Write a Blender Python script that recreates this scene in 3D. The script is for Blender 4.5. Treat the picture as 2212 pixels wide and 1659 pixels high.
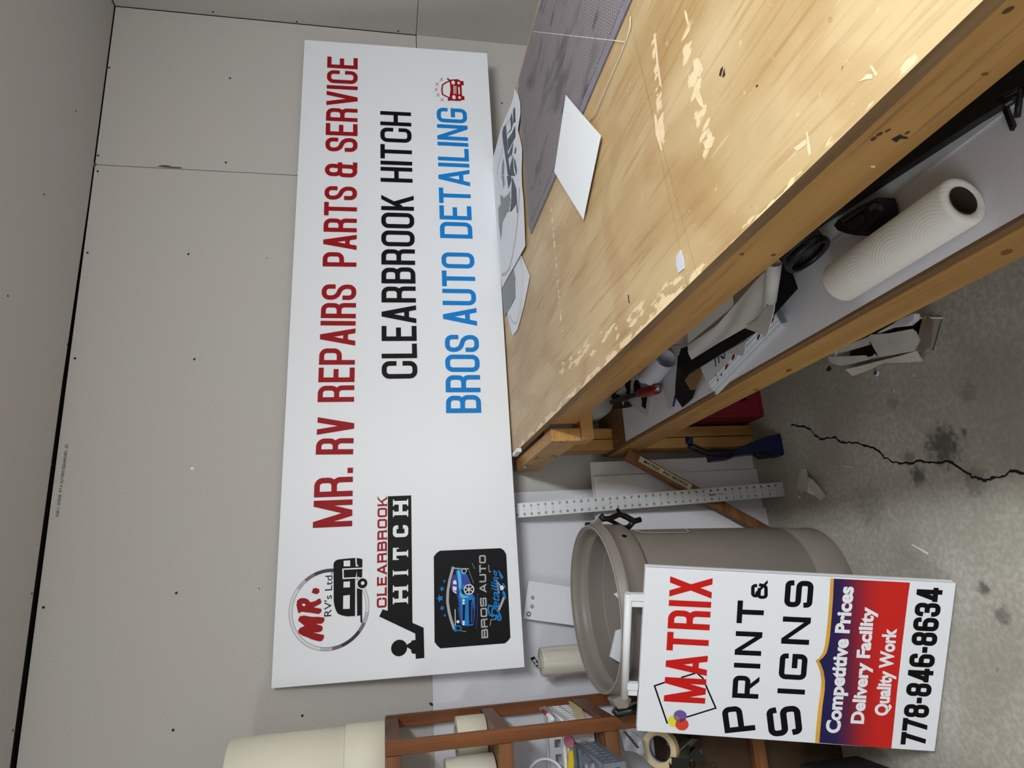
import bpy, bmesh, math, random
import numpy as np
from mathutils import Vector, Matrix
from mathutils.geometry import tessellate_polygon
random.seed(7)
S = bpy.context.scene
COL = S.collection
for o in list(bpy.data.objects): bpy.data.objects.remove(o)

# ------------------------------------------------------------------ camera
FPX = 1419.05
CAM = np.array([-2.3188, -2.3873, 1.3876])
YAW, PITCH, ROLL = 0.2859, 0.1982, 0.0072
_f = np.array([math.sin(YAW)*math.cos(PITCH), math.cos(YAW)*math.cos(PITCH), -math.sin(PITCH)])
_r = np.array([math.cos(YAW), -math.sin(YAW), 0.0]); _d = np.cross(_f, _r)
_r2 = math.cos(ROLL)*_r + math.sin(ROLL)*_d; _d2 = -math.sin(ROLL)*_r + math.cos(ROLL)*_d
cd = bpy.data.cameras.new('camera'); cam = bpy.data.objects.new('camera', cd); COL.objects.link(cam)
cd.sensor_fit = 'HORIZONTAL'; cd.sensor_width = 36.0; cd.lens = 36.0*FPX/2212.0; cd.clip_start = 0.02
m = Matrix.Identity(4)
for i in range(3):
    m[i][0] = _d2[i]; m[i][1] = _r2[i]; m[i][2] = -_f[i]; m[i][3] = CAM[i]
cam.matrix_world = m
S.camera = cam

# ------------------------------------------------------------------ world, lights, exposure
w = bpy.data.worlds.new('room_ambient'); S.world = w; w.use_nodes = True
w.node_tree.nodes['Background'].inputs[0].default_value = (0.75, 0.78, 0.85, 1)
w.node_tree.nodes['Background'].inputs[1].default_value = 0.05
def tube_light(name, x, z, y0, y1, n, power, down, col=(0.92, 0.965, 1.0)):
    """a row of bare fluorescent tubes hung under the ceiling, along y"""
    for k in range(n):
        ld = bpy.data.lights.new(name, 'POINT'); ld.energy = power/n; ld.color = col; ld.shadow_soft_size = .11
        o = bpy.data.objects.new(name, ld); COL.objects.link(o); o.location = (x, y0+(y1-y0)*(k+.5)/n, z)
    # area lamp added above the tubes to send more light straight down
    ld = bpy.data.lights.new(name, 'AREA'); ld.shape = 'RECTANGLE'; ld.size = abs(y1-y0); ld.size_y = .16; ld.energy = down; ld.color = col
    o = bpy.data.objects.new(name, ld); COL.objects.link(o); o.location = (x, (y0+y1)/2, z+.10); o.rotation_euler = (0, 0, math.pi/2)
tube_light('ceiling_tube_light', -1.45, 2.30, -2.6, -4.8, 6, 70, 74)
tube_light('ceiling_tube_light', -4.2, 2.30, -2.5, -4.7, 4, 28, 13)
S.view_settings.view_transform = 'Standard'; S.view_settings.look = 'None'
S.view_settings.gamma = 1.0; S.view_settings.exposure = 0.10
S.view_settings.use_curve_mapping = False

# ------------------------------------------------------------------ pixel -> point on a known plane
def ray(x, y):
    u, v = 1659-y, x
    return (u-829.5)/FPX*_r2 + (v-1106)/FPX*_d2 + _f
def Z(x, y, z): d = ray(x, y); return Vector(CAM + d*((z-CAM[2])/d[2]))
def Y(x, y, Yp): d = ray(x, y); return Vector(CAM + d*((Yp-CAM[1])/d[1]))
def X(x, y, Xp): d = ray(x, y); return Vector(CAM + d*((Xp-CAM[0])/d[0]))
def zz(x0, y0, s, pts): return [(x0+a*s, y0+b*s) for a, b in pts]

# ------------------------------------------------------------------ materials
def lin(c):
    return tuple(((v/255)/12.92 if v/255 <= .04045 else ((v/255+.055)/1.055)**2.4) for v in c)+(1.0,)
MATS = {}
def mat(name, rgb, rough=.6, metal=0., spec=.4, noise=0., nscale=40., bump=0., bscale=200., alpha=1., trans=0., nstretch=None):
    if name in MATS: return MATS[name]
    M = bpy.data.materials.new(name); M.use_nodes = True; N = M.node_tree.nodes; L = M.node_tree.links
    B = N['Principled BSDF']; B.inputs['Base Color'].default_value = lin(rgb)
    B.inputs['Roughness'].default_value = rough; B.inputs['Metallic'].default_value = metal
    B.inputs['Specular IOR Level'].default_value = spec
    if alpha < 1: B.inputs['Alpha'].default_value = alpha
    if trans: B.inputs['Transmission Weight'].default_value = trans
    tc = None
    if noise or bump:
        tc = N.new('ShaderNodeTexCoord'); mp = N.new('ShaderNodeMapping'); L.new(tc.outputs['Object'], mp.inputs[0])
        if nstretch: mp.inputs['Scale'].default_value = nstretch
    if noise:
        t = N.new('ShaderNodeTexNoise'); t.inputs['Scale'].default_value = nscale; t.inputs['Detail'].default_value = 6
        L.new(mp.outputs[0], t.inputs['Vector'])
        r = N.new('ShaderNodeMapRange'); r.inputs[1].default_value = .3; r.inputs[2].default_value = .7
        r.inputs[3].default_value = 1-noise; r.inputs[4].default_value = 1+noise
        L.new(t.outputs['Fac'], r.inputs[0])
        x = N.new('ShaderNodeVectorMath'); x.operation = 'MULTIPLY'; x.inputs[0].default_value = lin(rgb)[:3]
        L.new(r.outputs[0], x.inputs[1]); L.new(x.outputs[0], B.inputs['Base Color'])
    if bump:
        t = N.new('ShaderNodeTexNoise'); t.inputs['Scale'].default_value = bscale; L.new(mp.outputs[0], t.inputs['Vector'])
        b = N.new('ShaderNodeBump'); b.inputs['Strength'].default_value = bump; b.inputs['Distance'].default_value = .002
        L.new(t.outputs['Fac'], b.inputs['Height']); L.new(b.outputs[0], B.inputs['Normal'])
    MATS[name] = M
    return M

def ramp(N, stops):
    r = N.new('ShaderNodeValToRGB'); e = r.color_ramp.elements
    while len(e) < len(stops): e.new(.5)
    for i, (p, c) in enumerate(stops): e[i].position = p; e[i].color = lin(c)
    return r
def mixc(N, L, fac, a, b):
    x = N.new('ShaderNodeMix'); x.data_type = 'RGBA'
    for v, s in ((fac, x.inputs[0]), (a, x.inputs[6]), (b, x.inputs[7])):
        if hasattr(v, 'links'): L.new(v, s)
        else: s.default_value = v
    return x.outputs[2]
def mth(N, L, op, a, b=None, clamp=False):
    x = N.new('ShaderNodeMath'); x.operation = op; x.use_clamp = clamp
    for v, s in ((a, x.inputs[0]), (b, x.inputs[1])):
        if v is None: continue
        if hasattr(v, 'links'): L.new(v, s)
        else: s.default_value = v
    return x.outputs[0]
def noise(N, L, vec, scale, detail=4, stretch=None):
    if stretch:
        mp = N.new('ShaderNodeMapping'); mp.inputs['Scale'].default_value = stretch; L.new(vec, mp.inputs[0]); vec = mp.outputs[0]
    t = N.new('ShaderNodeTexNoise'); t.inputs['Scale'].default_value = scale; t.inputs['Detail'].default_value = detail
    L.new(vec, t.inputs['Vector']); return t.outputs['Fac']
def smooth(N, L, v, a, b, c=0., d=1.):
    r = N.new('ShaderNodeMapRange'); r.interpolation_type = 'SMOOTHSTEP'
    L.new(v, r.inputs[0]); r.inputs[1].default_value = a; r.inputs[2].default_value = b; r.inputs[3].default_value = c; r.inputs[4].default_value = d
    return r.outputs[0]
def new(name, rough=.6, spec=.4):
    M = bpy.data.materials.new(name); M.use_nodes = True; N = M.node_tree.nodes; L = M.node_tree.links
    B = N['Principled BSDF']; B.inputs['Roughness'].default_value = rough; B.inputs['Specular IOR Level'].default_value = spec
    tc = N.new('ShaderNodeTexCoord'); MATS[name] = M
    return M, N, L, B, tc.outputs['Object']

def drywall(name, rgb):
    M, N, L, B, v = new(name, .85, .2)
    n1 = noise(N, L, v, 260, 3); n2 = noise(N, L, v, 3.0, 4); n3 = noise(N, L, v, 700, 2)
    c = mixc(N, L, smooth(N, L, n1, .35, .7), lin([k-9 for k in rgb]), lin([k+5 for k in rgb]))
    c = mixc(N, L, smooth(N, L, n2, .35, .75, 0, .35), c, lin((rgb[0]+2, rgb[1]-3, rgb[2]-6)))
    c = mixc(N, L, smooth(N, L, n3, .66, .74, 0, .5), c, lin((96, 92, 88)))
    L.new(c, B.inputs['Base Color']); return M
M_WALL = drywall('drywall_paper', (197, 194, 190))
M_CEIL = drywall('ceiling_board', (202, 200, 198))

def concrete():
    M, N, L, B, v = new('concrete_floor', .55, .35)
    n1 = noise(N, L, v, 3, 8); n2 = noise(N, L, v, 150, 6); n3 = noise(N, L, v, 420, 2); n4 = noise(N, L, v, 26, 3)
    c = mixc(N, L, smooth(N, L, n1, .3, .7), lin((170, 167, 155)), lin((204, 201, 190)))
    c = mixc(N, L, smooth(N, L, n2, .60, .74, 0, .42), c, lin((112, 106, 96)))
    c = mixc(N, L, smooth(N, L, n3, .60, .68, 0, .7), c, lin((205, 198, 188)))
    c = mixc(N, L, smooth(N, L, n4, .72, .80, 0, .5), c, lin((96, 90, 84)))
    n5 = noise(N, L, v, 70, 7)
    c = mixc(N, L, smooth(N, L, n5, .38, .66, .45, 0), c, lin((150, 145, 133)))
    for px, py, r, s in ((2037, 962, .07, .75), (1983, 1028, .035, .75), (1962, 990, .03, .5), (2125, 1272, .022, .7), (2083, 933, .012, .6),
                         (1930, 870, .03, .3), (2105, 1040, .05, .35), (2165, 1330, .03, .5), (2090, 850, .04, .3), (1880, 1095, .09, .25)):
        p = Z(px, py, 0)
        d = N.new('ShaderNodeVectorMath'); d.operation = 'DISTANCE'; L.new(v, d.inputs[0]); d.inputs[1].default_value = p
        k = mth(N, L, 'ADD', d.outputs['Value'], mth(N, L, 'MULTIPLY', mth(N, L, 'SUBTRACT', noise(N, L, v, 60, 5), .5), r*1.6))
        c = mixc(N, L, smooth(N, L, k, r*.25, r, s, 0), c, lin((58, 57, 58)))
    L.new(c, B.inputs['Base Color'])
    b = N.new('ShaderNodeBump'); b.inputs['Strength'].default_value = .25; b.inputs['Distance'].default_value = .003
    L.new(n2, b.inputs['Height']); L.new(b.outputs[0], B.inputs['Normal'])
    return M
M_FLOOR = concrete()

def wood(name, a, b, axis=1, scale=1., dark=None, rough=.5, ring=0.):
    M, N, L, B, v = new(name, rough, .35)
    st = [14, 14, 14]; st[axis] = .9
    n1 = noise(N, L, v, 1.6*scale, 5, st); st2 = [60, 60, 60]; st2[axis] = 2.5
    n2 = noise(N, L, v, 2.2*scale, 4, st2); n3 = noise(N, L, v, 5, 3)
    c = mixc(N, L, smooth(N, L, n1, .3, .72), lin(a), lin(b))
    c = mixc(N, L, smooth(N, L, n2, .55, .75, 0, .5), c, lin(dark or [k*.62 for k in a]))
    c = mixc(N, L, smooth(N, L, n3, .5, .8, 0, .3), c, lin([min(255, k*1.08) for k in b]))
    L.new(c, B.inputs['Base Color']); return M
M_PINE = wood('pine_lumber', (172, 126, 66), (196, 150, 86), 1, 1, (122, 80, 38))
M_PINEX = wood('pine_lumber_post', (178, 130, 70), (200, 154, 92), 2, 1, (126, 84, 42))
M_PLYEDGE = wood('plywood_edge', (122, 94, 60), (156, 124, 84), 1, 1.8, (78, 56, 34))
M_RACK = wood('stained_rack_wood', (106, 60, 30), (136, 82, 44), 2, 1, (70, 34, 14), .4)
M_RACKY = wood('stained_rack_rail', (98, 55, 28), (126, 75, 40), 1, 1, (66, 32, 14), .4)
M_RACKX = wood('stained_rack_slat', (108, 66, 36), (138, 90, 54), 0, 1, (70, 36, 16), .45)
M_OLD = wood('old_brown_lumber', (112, 72, 38), (150, 104, 62), 0, 1, (60, 34, 14), .6)

def plywood_top():
    M, N, L, B, v = new('worn_plywood_top', .42, .4); v = N.new('ShaderNodeNewGeometry').outputs['Position']
    n1 = noise(N, L, v, 1.5, 6, (4.5, .9, 4)); n2 = noise(N, L, v, 2.2, 5, (46, 2.4, 40)); n3 = noise(N, L, v, 3.2, 6, (1, .8, 1))
    c = mixc(N, L, smooth(N, L, n1, .32, .70), lin((186, 154, 104)), lin((212, 187, 142)))
    c = mixc(N, L, smooth(N, L, n2, .50, .72, 0, .46), c, lin((160, 116, 64)))
    c = mixc(N, L, smooth(N, L, n3, .52, .72, 0, .55), c, lin((218, 196, 154)))
    # swirls of the veneer figure
    wv = N.new('ShaderNodeTexWave'); wv.wave_type = 'RINGS'; wv.inputs['Scale'].default_value = 2.2; wv.inputs['Distortion'].default_value = 9
    wv.inputs['Detail'].default_value = 3; wv.inputs['Detail Scale'].default_value = .8
    mp = N.new('ShaderNodeMapping'); mp.inputs['Scale'].default_value = (2.4, .6, 1); L.new(v, mp.inputs[0]); L.new(mp.outputs[0], wv.inputs['Vector'])
    c = mixc(N, L, smooth(N, L, wv.outputs['Fac'], .75, 1., 0, .22), c, lin((166, 112, 54)))
    # scraped raw veneer along the cutting lines
    sep = N.new('ShaderNodeSeparateXYZ'); L.new(v, sep.inputs[0])
    chip = noise(N, L, v, 26, 6, (2.6, .8, 1)); chip2 = noise(N, L, v, 60, 5, (1.2, 1, 1))
    for (p0, p1, wd, th) in (((1190, 440), (1216, 740), .012, .50), ((1412, 75), (1432, 320), .020, .44), ((1478, 70), (1532, 330), .034, .50),
                             ((1205, 800), (1500, 600), .040, .54), ((1118, 975), (1560, 545), .030, .47), ((1560, 545), (1990, 120), .018, .58)):
        a, b = Z(*p0, .93), Z(*p1, .93); d = (b-a).normalized(); n = Vector((-d.y, d.x, 0)); ln = (b-a).length
        dot = N.new('ShaderNodeVectorMath'); dot.operation = 'DOT_PRODUCT'; L.new(v, dot.inputs[0]); dot.inputs[1].default_value = n
        off = mth(N, L, 'ABSOLUTE', mth(N, L, 'SUBTRACT', dot.outputs['Value'], a.dot(n)))
        dt = N.new('ShaderNodeVectorMath'); dt.operation = 'DOT_PRODUCT'; L.new(v, dt.inputs[0]); dt.inputs[1].default_value = d
        al = mth(N, L, 'ABSOLUTE', mth(N, L, 'SUBTRACT', dt.outputs['Value'], a.dot(d)+ln/2))
        band = mth(N, L, 'MULTIPLY', smooth(N, L, off, wd*.3, wd, 1, 0), smooth(N, L, al, ln*.46, ln*.54, 1, 0))
        k = mth(N, L, 'MULTIPLY', smooth(N, L, mth(N, L, 'ADD', chip, mth(N, L, 'MULTIPLY', mth(N, L, 'SUBTRACT', band, 1), .3)), th-.02, th+.04), band)
        c = mixc(N, L, mth(N, L, 'MULTIPLY', k, .9), c, lin((246, 220, 176)))
    # fine cross scratches from cutting
    for ang, st_ in ((.35, .40), (-.5, .30)):
        mp2 = N.new('ShaderNodeMapping'); mp2.inputs['Rotation'].default_value = (0, 0, ang); mp2.inputs['Scale'].default_value = (90, 5, 1); L.new(v, mp2.inputs[0])
        t2 = N.new('ShaderNodeTexNoise'); t2.inputs['Scale'].default_value = 2.0; t2.inputs['Detail'].default_value = 2; L.new(mp2.outputs[0], t2.inputs['Vector'])
        c = mixc(N, L, mth(N, L, 'MULTIPLY', smooth(N, L, t2.outputs['Fac'], .68, .74, 0, st_), smooth(N, L, n3, .42, .60)), c, lin((236, 212, 168)))
    # long knife line and specks
    for p0, p1 in (((1362, 30), (1480, 590)), ((1345, 0), (1475, 480))):
        a, b = Z(*p0, .93), Z(*p1, .93); d = (b-a).normalized(); n = Vector((-d.y, d.x, 0))
        dot = N.new('ShaderNodeVectorMath'); dot.operation = 'DOT_PRODUCT'; L.new(v, dot.inputs[0]); dot.inputs[1].default_value = n
        off = mth(N, L, 'ABSOLUTE', mth(N, L, 'SUBTRACT', dot.outputs['Value'], a.dot(n)))
        c = mixc(N, L, smooth(N, L, off, .0006, .0014, .3, 0), c, lin((104, 72, 40)))
    sp = noise(N, L, v, 90, 3); sp2 = noise(N, L, v, 7, 3)
    c = mixc(N, L, mth(N, L, 'MULTIPLY', smooth(N, L, sp, .70, .76), smooth(N, L, sp2, .45, .65)), c, lin((92, 66, 40)))
    c = mixc(N, L, smooth(N, L, chip2, .66, .74, 0, .5), c, lin((240, 212, 164)))
    L.new(c, B.inputs['Base Color']); return M
M_PLY = plywood_top()

def coroplast(name, rgb, scale=230., axis=0, rough=.38):
    M, N, L, B, v = new(name, rough, .4)
    B.inputs['Base Color'].default_value = lin(rgb)
    wv = N.new('ShaderNodeTexWave'); wv.bands_direction = 'XYZ'[axis]; wv.inputs['Scale'].default_value = scale/6.283
    L.new(v, wv.inputs['Vector'])
    b = N.new('ShaderNodeBump'); b.inputs['Strength'].default_value = .12; b.inputs['Distance'].default_value = .001
    L.new(wv.outputs['Fac'], b.inputs['Height']); L.new(b.outputs[0], B.inputs['Normal']); return M
M_SIGN = coroplast('corrugated_plastic_white', (240, 243, 249), 1200, 2)
M_SHEET = coroplast('white_plastic_sheet', (226, 227, 234), 700, 0)
M_SHEET2 = mat('white_foam_sheet', (214, 213, 216), .5, noise=.03, nscale=6)
M_PAPER = mat('white_paper', (238, 242, 248), .7, noise=.02, nscale=10)
M_LAV = mat('white_laminate_shelf', (236, 236, 245), .45, noise=.03, nscale=300)
M_BLACK = mat('black_print', (9, 9, 10), .5, spec=.15)
M_BLACKP = mat('black_plastic', (20, 20, 22), .4)
M_BLACKS = mat('black_vinyl_sheet', (13, 13, 14), .6)
M_RED = mat('dark_red_print', (158, 20, 28), .5, spec=.15)
M_RED2 = mat('bright_red_print', (206, 30, 24), .5, spec=.15)
M_BLUE = mat('sky_blue_print', (20, 132, 214), .5, spec=.15)
M_WHITEP = mat('white_print', (238, 240, 244), .4)
M_GREYP = mat('silver_print', (176, 174, 178), .4)
M_DGREY = mat('dark_navy_print', (48, 52, 66), .45, noise=.25, nscale=60)
M_MGREY = mat('mid_grey_print', (134, 137, 140), .45)
M_CAN = mat('taupe_plastic', (140, 132, 124), .42, noise=.04, nscale=8, bump=.05, bscale=500)
M_METAL = mat('brushed_aluminium', (172, 174, 174), .42, 0.4, noise=.05, nscale=40)
M_STEEL = mat('zinc_steel', (170, 170, 168), .3, 1.)
M_CARD = mat('brown_cardboard', (66, 46, 30), .8, noise=.08, nscale=20)
M_CARDL = mat('kraft_cardboard', (150, 118, 86), .8, noise=.08, nscale=20)
M_CREAM = mat('cream_paper_roll', (232, 228, 208), .6, noise=.02, nscale=5)
M_TAPE = mat('masking_tape_cream', (214, 190, 146), .6, noise=.05, nscale=30)

# ------------------------------------------------------------------ mesh builder
class MB:
    def __init__(s): s.v = []; s.f = []; s.m = []; s.sm = []
    def add(s, vs, fs, mi=0, smooth=False):
        o = len(s.v); s.v += [tuple(p) for p in vs]
        for f in fs: s.f.append([o+i for i in f]); s.m.append(mi); s.sm.append(smooth)
        return s
    def box(s, a, b, mi=0):
        (x0, y0, z0), (x1, y1, z1) = a, b
        return s.add([(x0, y0, z0), (x1, y0, z0), (x1, y1, z0), (x0, y1, z0), (x0, y0, z1), (x1, y0, z1), (x1, y1, z1), (x0, y1, z1)],
              [(0, 3, 2, 1), (4, 5, 6, 7), (0, 1, 5, 4), (1, 2, 6, 5), (2, 3, 7, 6), (3, 0, 4, 7)], mi)
    def bar(s, p, q, side, w, h, mi=0):
        """square-section bar from p to q; side = direction of the width w"""
        p, q, side = Vector(p), Vector(q), Vector(side); d = (q-p).normalized()
        side = (side-d*side.dot(d)).normalized(); up = d.cross(side)
        vs = [e+side*a*w/2+up*b*h/2 for e in (p, q) for a, b in ((-1, -1), (1, -1), (1, 1), (-1, 1))]
        return s.add(vs, [(3, 2, 1, 0), (4, 5, 6, 7), (0, 1, 5, 4), (1, 2, 6, 5), (2, 3, 7, 6), (3, 0, 4, 7)], mi)
    def prism(s, pts, off, mi=0, side_mi=None):
        """filled outline pts (3-D, coplanar) given depth off"""
        n = len(pts); pts = [Vector(p) for p in pts]; off = Vector(off)
        tri = tessellate_polygon([pts]); o = len(s.v)
        s.v += [tuple(p) for p in pts]+[tuple(p+off) for p in pts]
        for t in tri:
            s.f.append([o+i for i in t]); s.m.append(mi); s.sm.append(False)
            s.f.append([o+n+i for i in reversed(t)]); s.m.append(mi); s.sm.append(False)
        for i in range(n):
            j = (i+1) % n; s.f.append([o+i, o+j, o+n+j, o+n+i]); s.m.append(mi if side_mi is None else side_mi); s.sm.append(False)
        return s
    def tube(s, pts, r, k=10, mi=0, caps=True, closed=False):
        pts = [Vector(p) for p in pts]; n = len(pts); R = r if isinstance(r, (list, tuple)) else [r]*n
        o = len(s.v); ref = None
        for i, p in enumerate(pts):
            a = pts[i-1] if (i or closed) else p; b = pts[(i+1) % n] if (i < n-1 or closed) else p
            t = (b-a).normalized()
            if ref is None: ref = t.orthogonal().normalized()
            ref = (ref-t*ref.dot(t)).normalized(); bi = t.cross(ref)
            for j in range(k):
                an = 2*math.pi*j/k; s.v.append(tuple(p+(ref*math.cos(an)+bi*math.sin(an))*R[i]))
        for i in range(n if closed else n-1):
            i2 = (i+1) % n
            for j in range(k):
                s.f.append([o+i*k+j, o+i*k+(j+1) % k, o+i2*k+(j+1) % k, o+i2*k+j]); s.m.append(mi); s.sm.append(True)
        if caps and not closed:
            s.f.append([o+j for j in reversed(range(k))]); s.m.append(mi); s.sm.append(False)
            s.f.append([o+(n-1)*k+j for j in range(k)]); s.m.append(mi); s.sm.append(False)
        return s
    def lathe(s, prof, mx, k=48, mi=0, closed=False, smooth=True):
        """prof = list of (radius, height) turned about local z, then moved by matrix mx"""
        o = len(s.v); n = len(prof)
        for r, h in prof:
            for j in range(k):
                a = 2*math.pi*j/k; s.v.append(tuple(mx @ Vector((r*math.cos(a), r*math.sin(a), h))))
        for i in range(n if closed else n-1):
            i2 = (i+1) % n
            for j in range(k):
                s.f.append([o+i*k+j, o+i*k+(j+1) % k, o+i2*k+(j+1) % k, o+i2*k+j]); s.m.append(mi); s.sm.append(smooth)
        if not closed:
            if prof[0][0] > 1e-6: s.f.append([o+j for j in reversed(range(k))]); s.m.append(mi); s.sm.append(False)
            if prof[-1][0] > 1e-6: s.f.append([o+(n-1)*k+j for j in range(k)]); s.m.append(mi); s.sm.append(False)
        return s
    def grid(s, fn, nu, nv, th=0.002, mi=0):
        """thin sheet: fn(u, v) -> (point), given a real thickness downwards"""
        P = [[Vector(fn(i/nu, j/nv)) for j in range(nv+1)] for i in range(nu+1)]; o = len(s.v); W = nv+1; n = (nu+1)*W
        s.v += [tuple(P[i][j]) for i in range(nu+1) for j in range(W)]
        s.v += [tuple(P[i][j]-Vector((0, 0, th))) for i in range(nu+1) for j in range(W)]
        q = lambda i, j: o+i*W+j
        for i in range(nu):
            for j in range(nv):
                s.f.append([q(i, j), q(i+1, j), q(i+1, j+1), q(i, j+1)]); s.m.append(mi); s.sm.append(True)
                s.f.append([n+q(i, j), n+q(i, j+1), n+q(i+1, j+1), n+q(i+1, j)]); s.m.append(mi); s.sm.append(True)
        ring = [q(i, 0) for i in range(nu+1)]+[q(nu, j) for j in range(1, W)]+[q(i, nv) for i in reversed(range(nu))]+[q(0, j) for j in reversed(range(1, nv))]
        for a, b in zip(ring, ring[1:]+ring[:1]):
            k = len(s.v); s.v += [s.v[a], s.v[a+n], s.v[b+n], s.v[b]]; s.f.append([k, k+1, k+2, k+3]); s.m.append(mi); s.sm.append(False)
        return s
    def flat(s, pts, mi=0):
        """filled flat outline (print on a surface)"""
        pts = [Vector(p) for p in pts]; return s.add(pts, [tuple(t) for t in tessellate_polygon([pts])], mi)
    def build(s, name, mats, parent=None, bevel=0., fix=True):
        me = bpy.data.meshes.new(name); me.from_pydata(s.v, [], s.f)
        mats = mats if isinstance(mats, (list, tuple)) else [mats]
        for k in mats: me.materials.append(k)
        for p, mi, sm in zip(me.polygons, s.m, s.sm): p.material_index = mi; p.use_smooth = sm
        if fix:
            bm = bmesh.new(); bm.from_mesh(me); bmesh.ops.recalc_face_normals(bm, faces=bm.faces); bm.to_mesh(me); bm.free()
        me.update(); o = bpy.data.objects.new(name, me); COL.objects.link(o)
        if parent: adopt(o, parent)
        if bevel:
            b = o.modifiers.new('edge', 'BEVEL'); b.width = bevel; b.segments = 2; b.limit_method = 'ANGLE'
        return o
def origin(o):
    p = Vector((0, 0, 0)); k = o
    while k: p += k.location; k = k.parent
    return p
def adopt(o, parent):
    o.parent = parent; o.matrix_parent_inverse = Matrix.Identity(4)
    g = origin(parent)
    if g.length and o.type == 'MESH': o.data.transform(Matrix.Translation(-g))
def thing(name, label, cat, loc=(0, 0, 0), group=None):
    o = bpy.data.objects.new(name, None); COL.objects.link(o); o.location = loc; o.empty_display_size = .05
    return tag(o, label, cat, group)
def tag(o, label, cat, group=None, kind=None):
    o['label'] = label; o['category'] = cat
    if group: o['group'] = group
    if kind: o['kind'] = kind
    return o
def structure(o): o['kind'] = 'structure'; return o
def one(mb, name, mats, label, cat, group=None, bevel=0.):
    return tag(mb.build(name, mats, None, bevel), label, cat, group)

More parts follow.
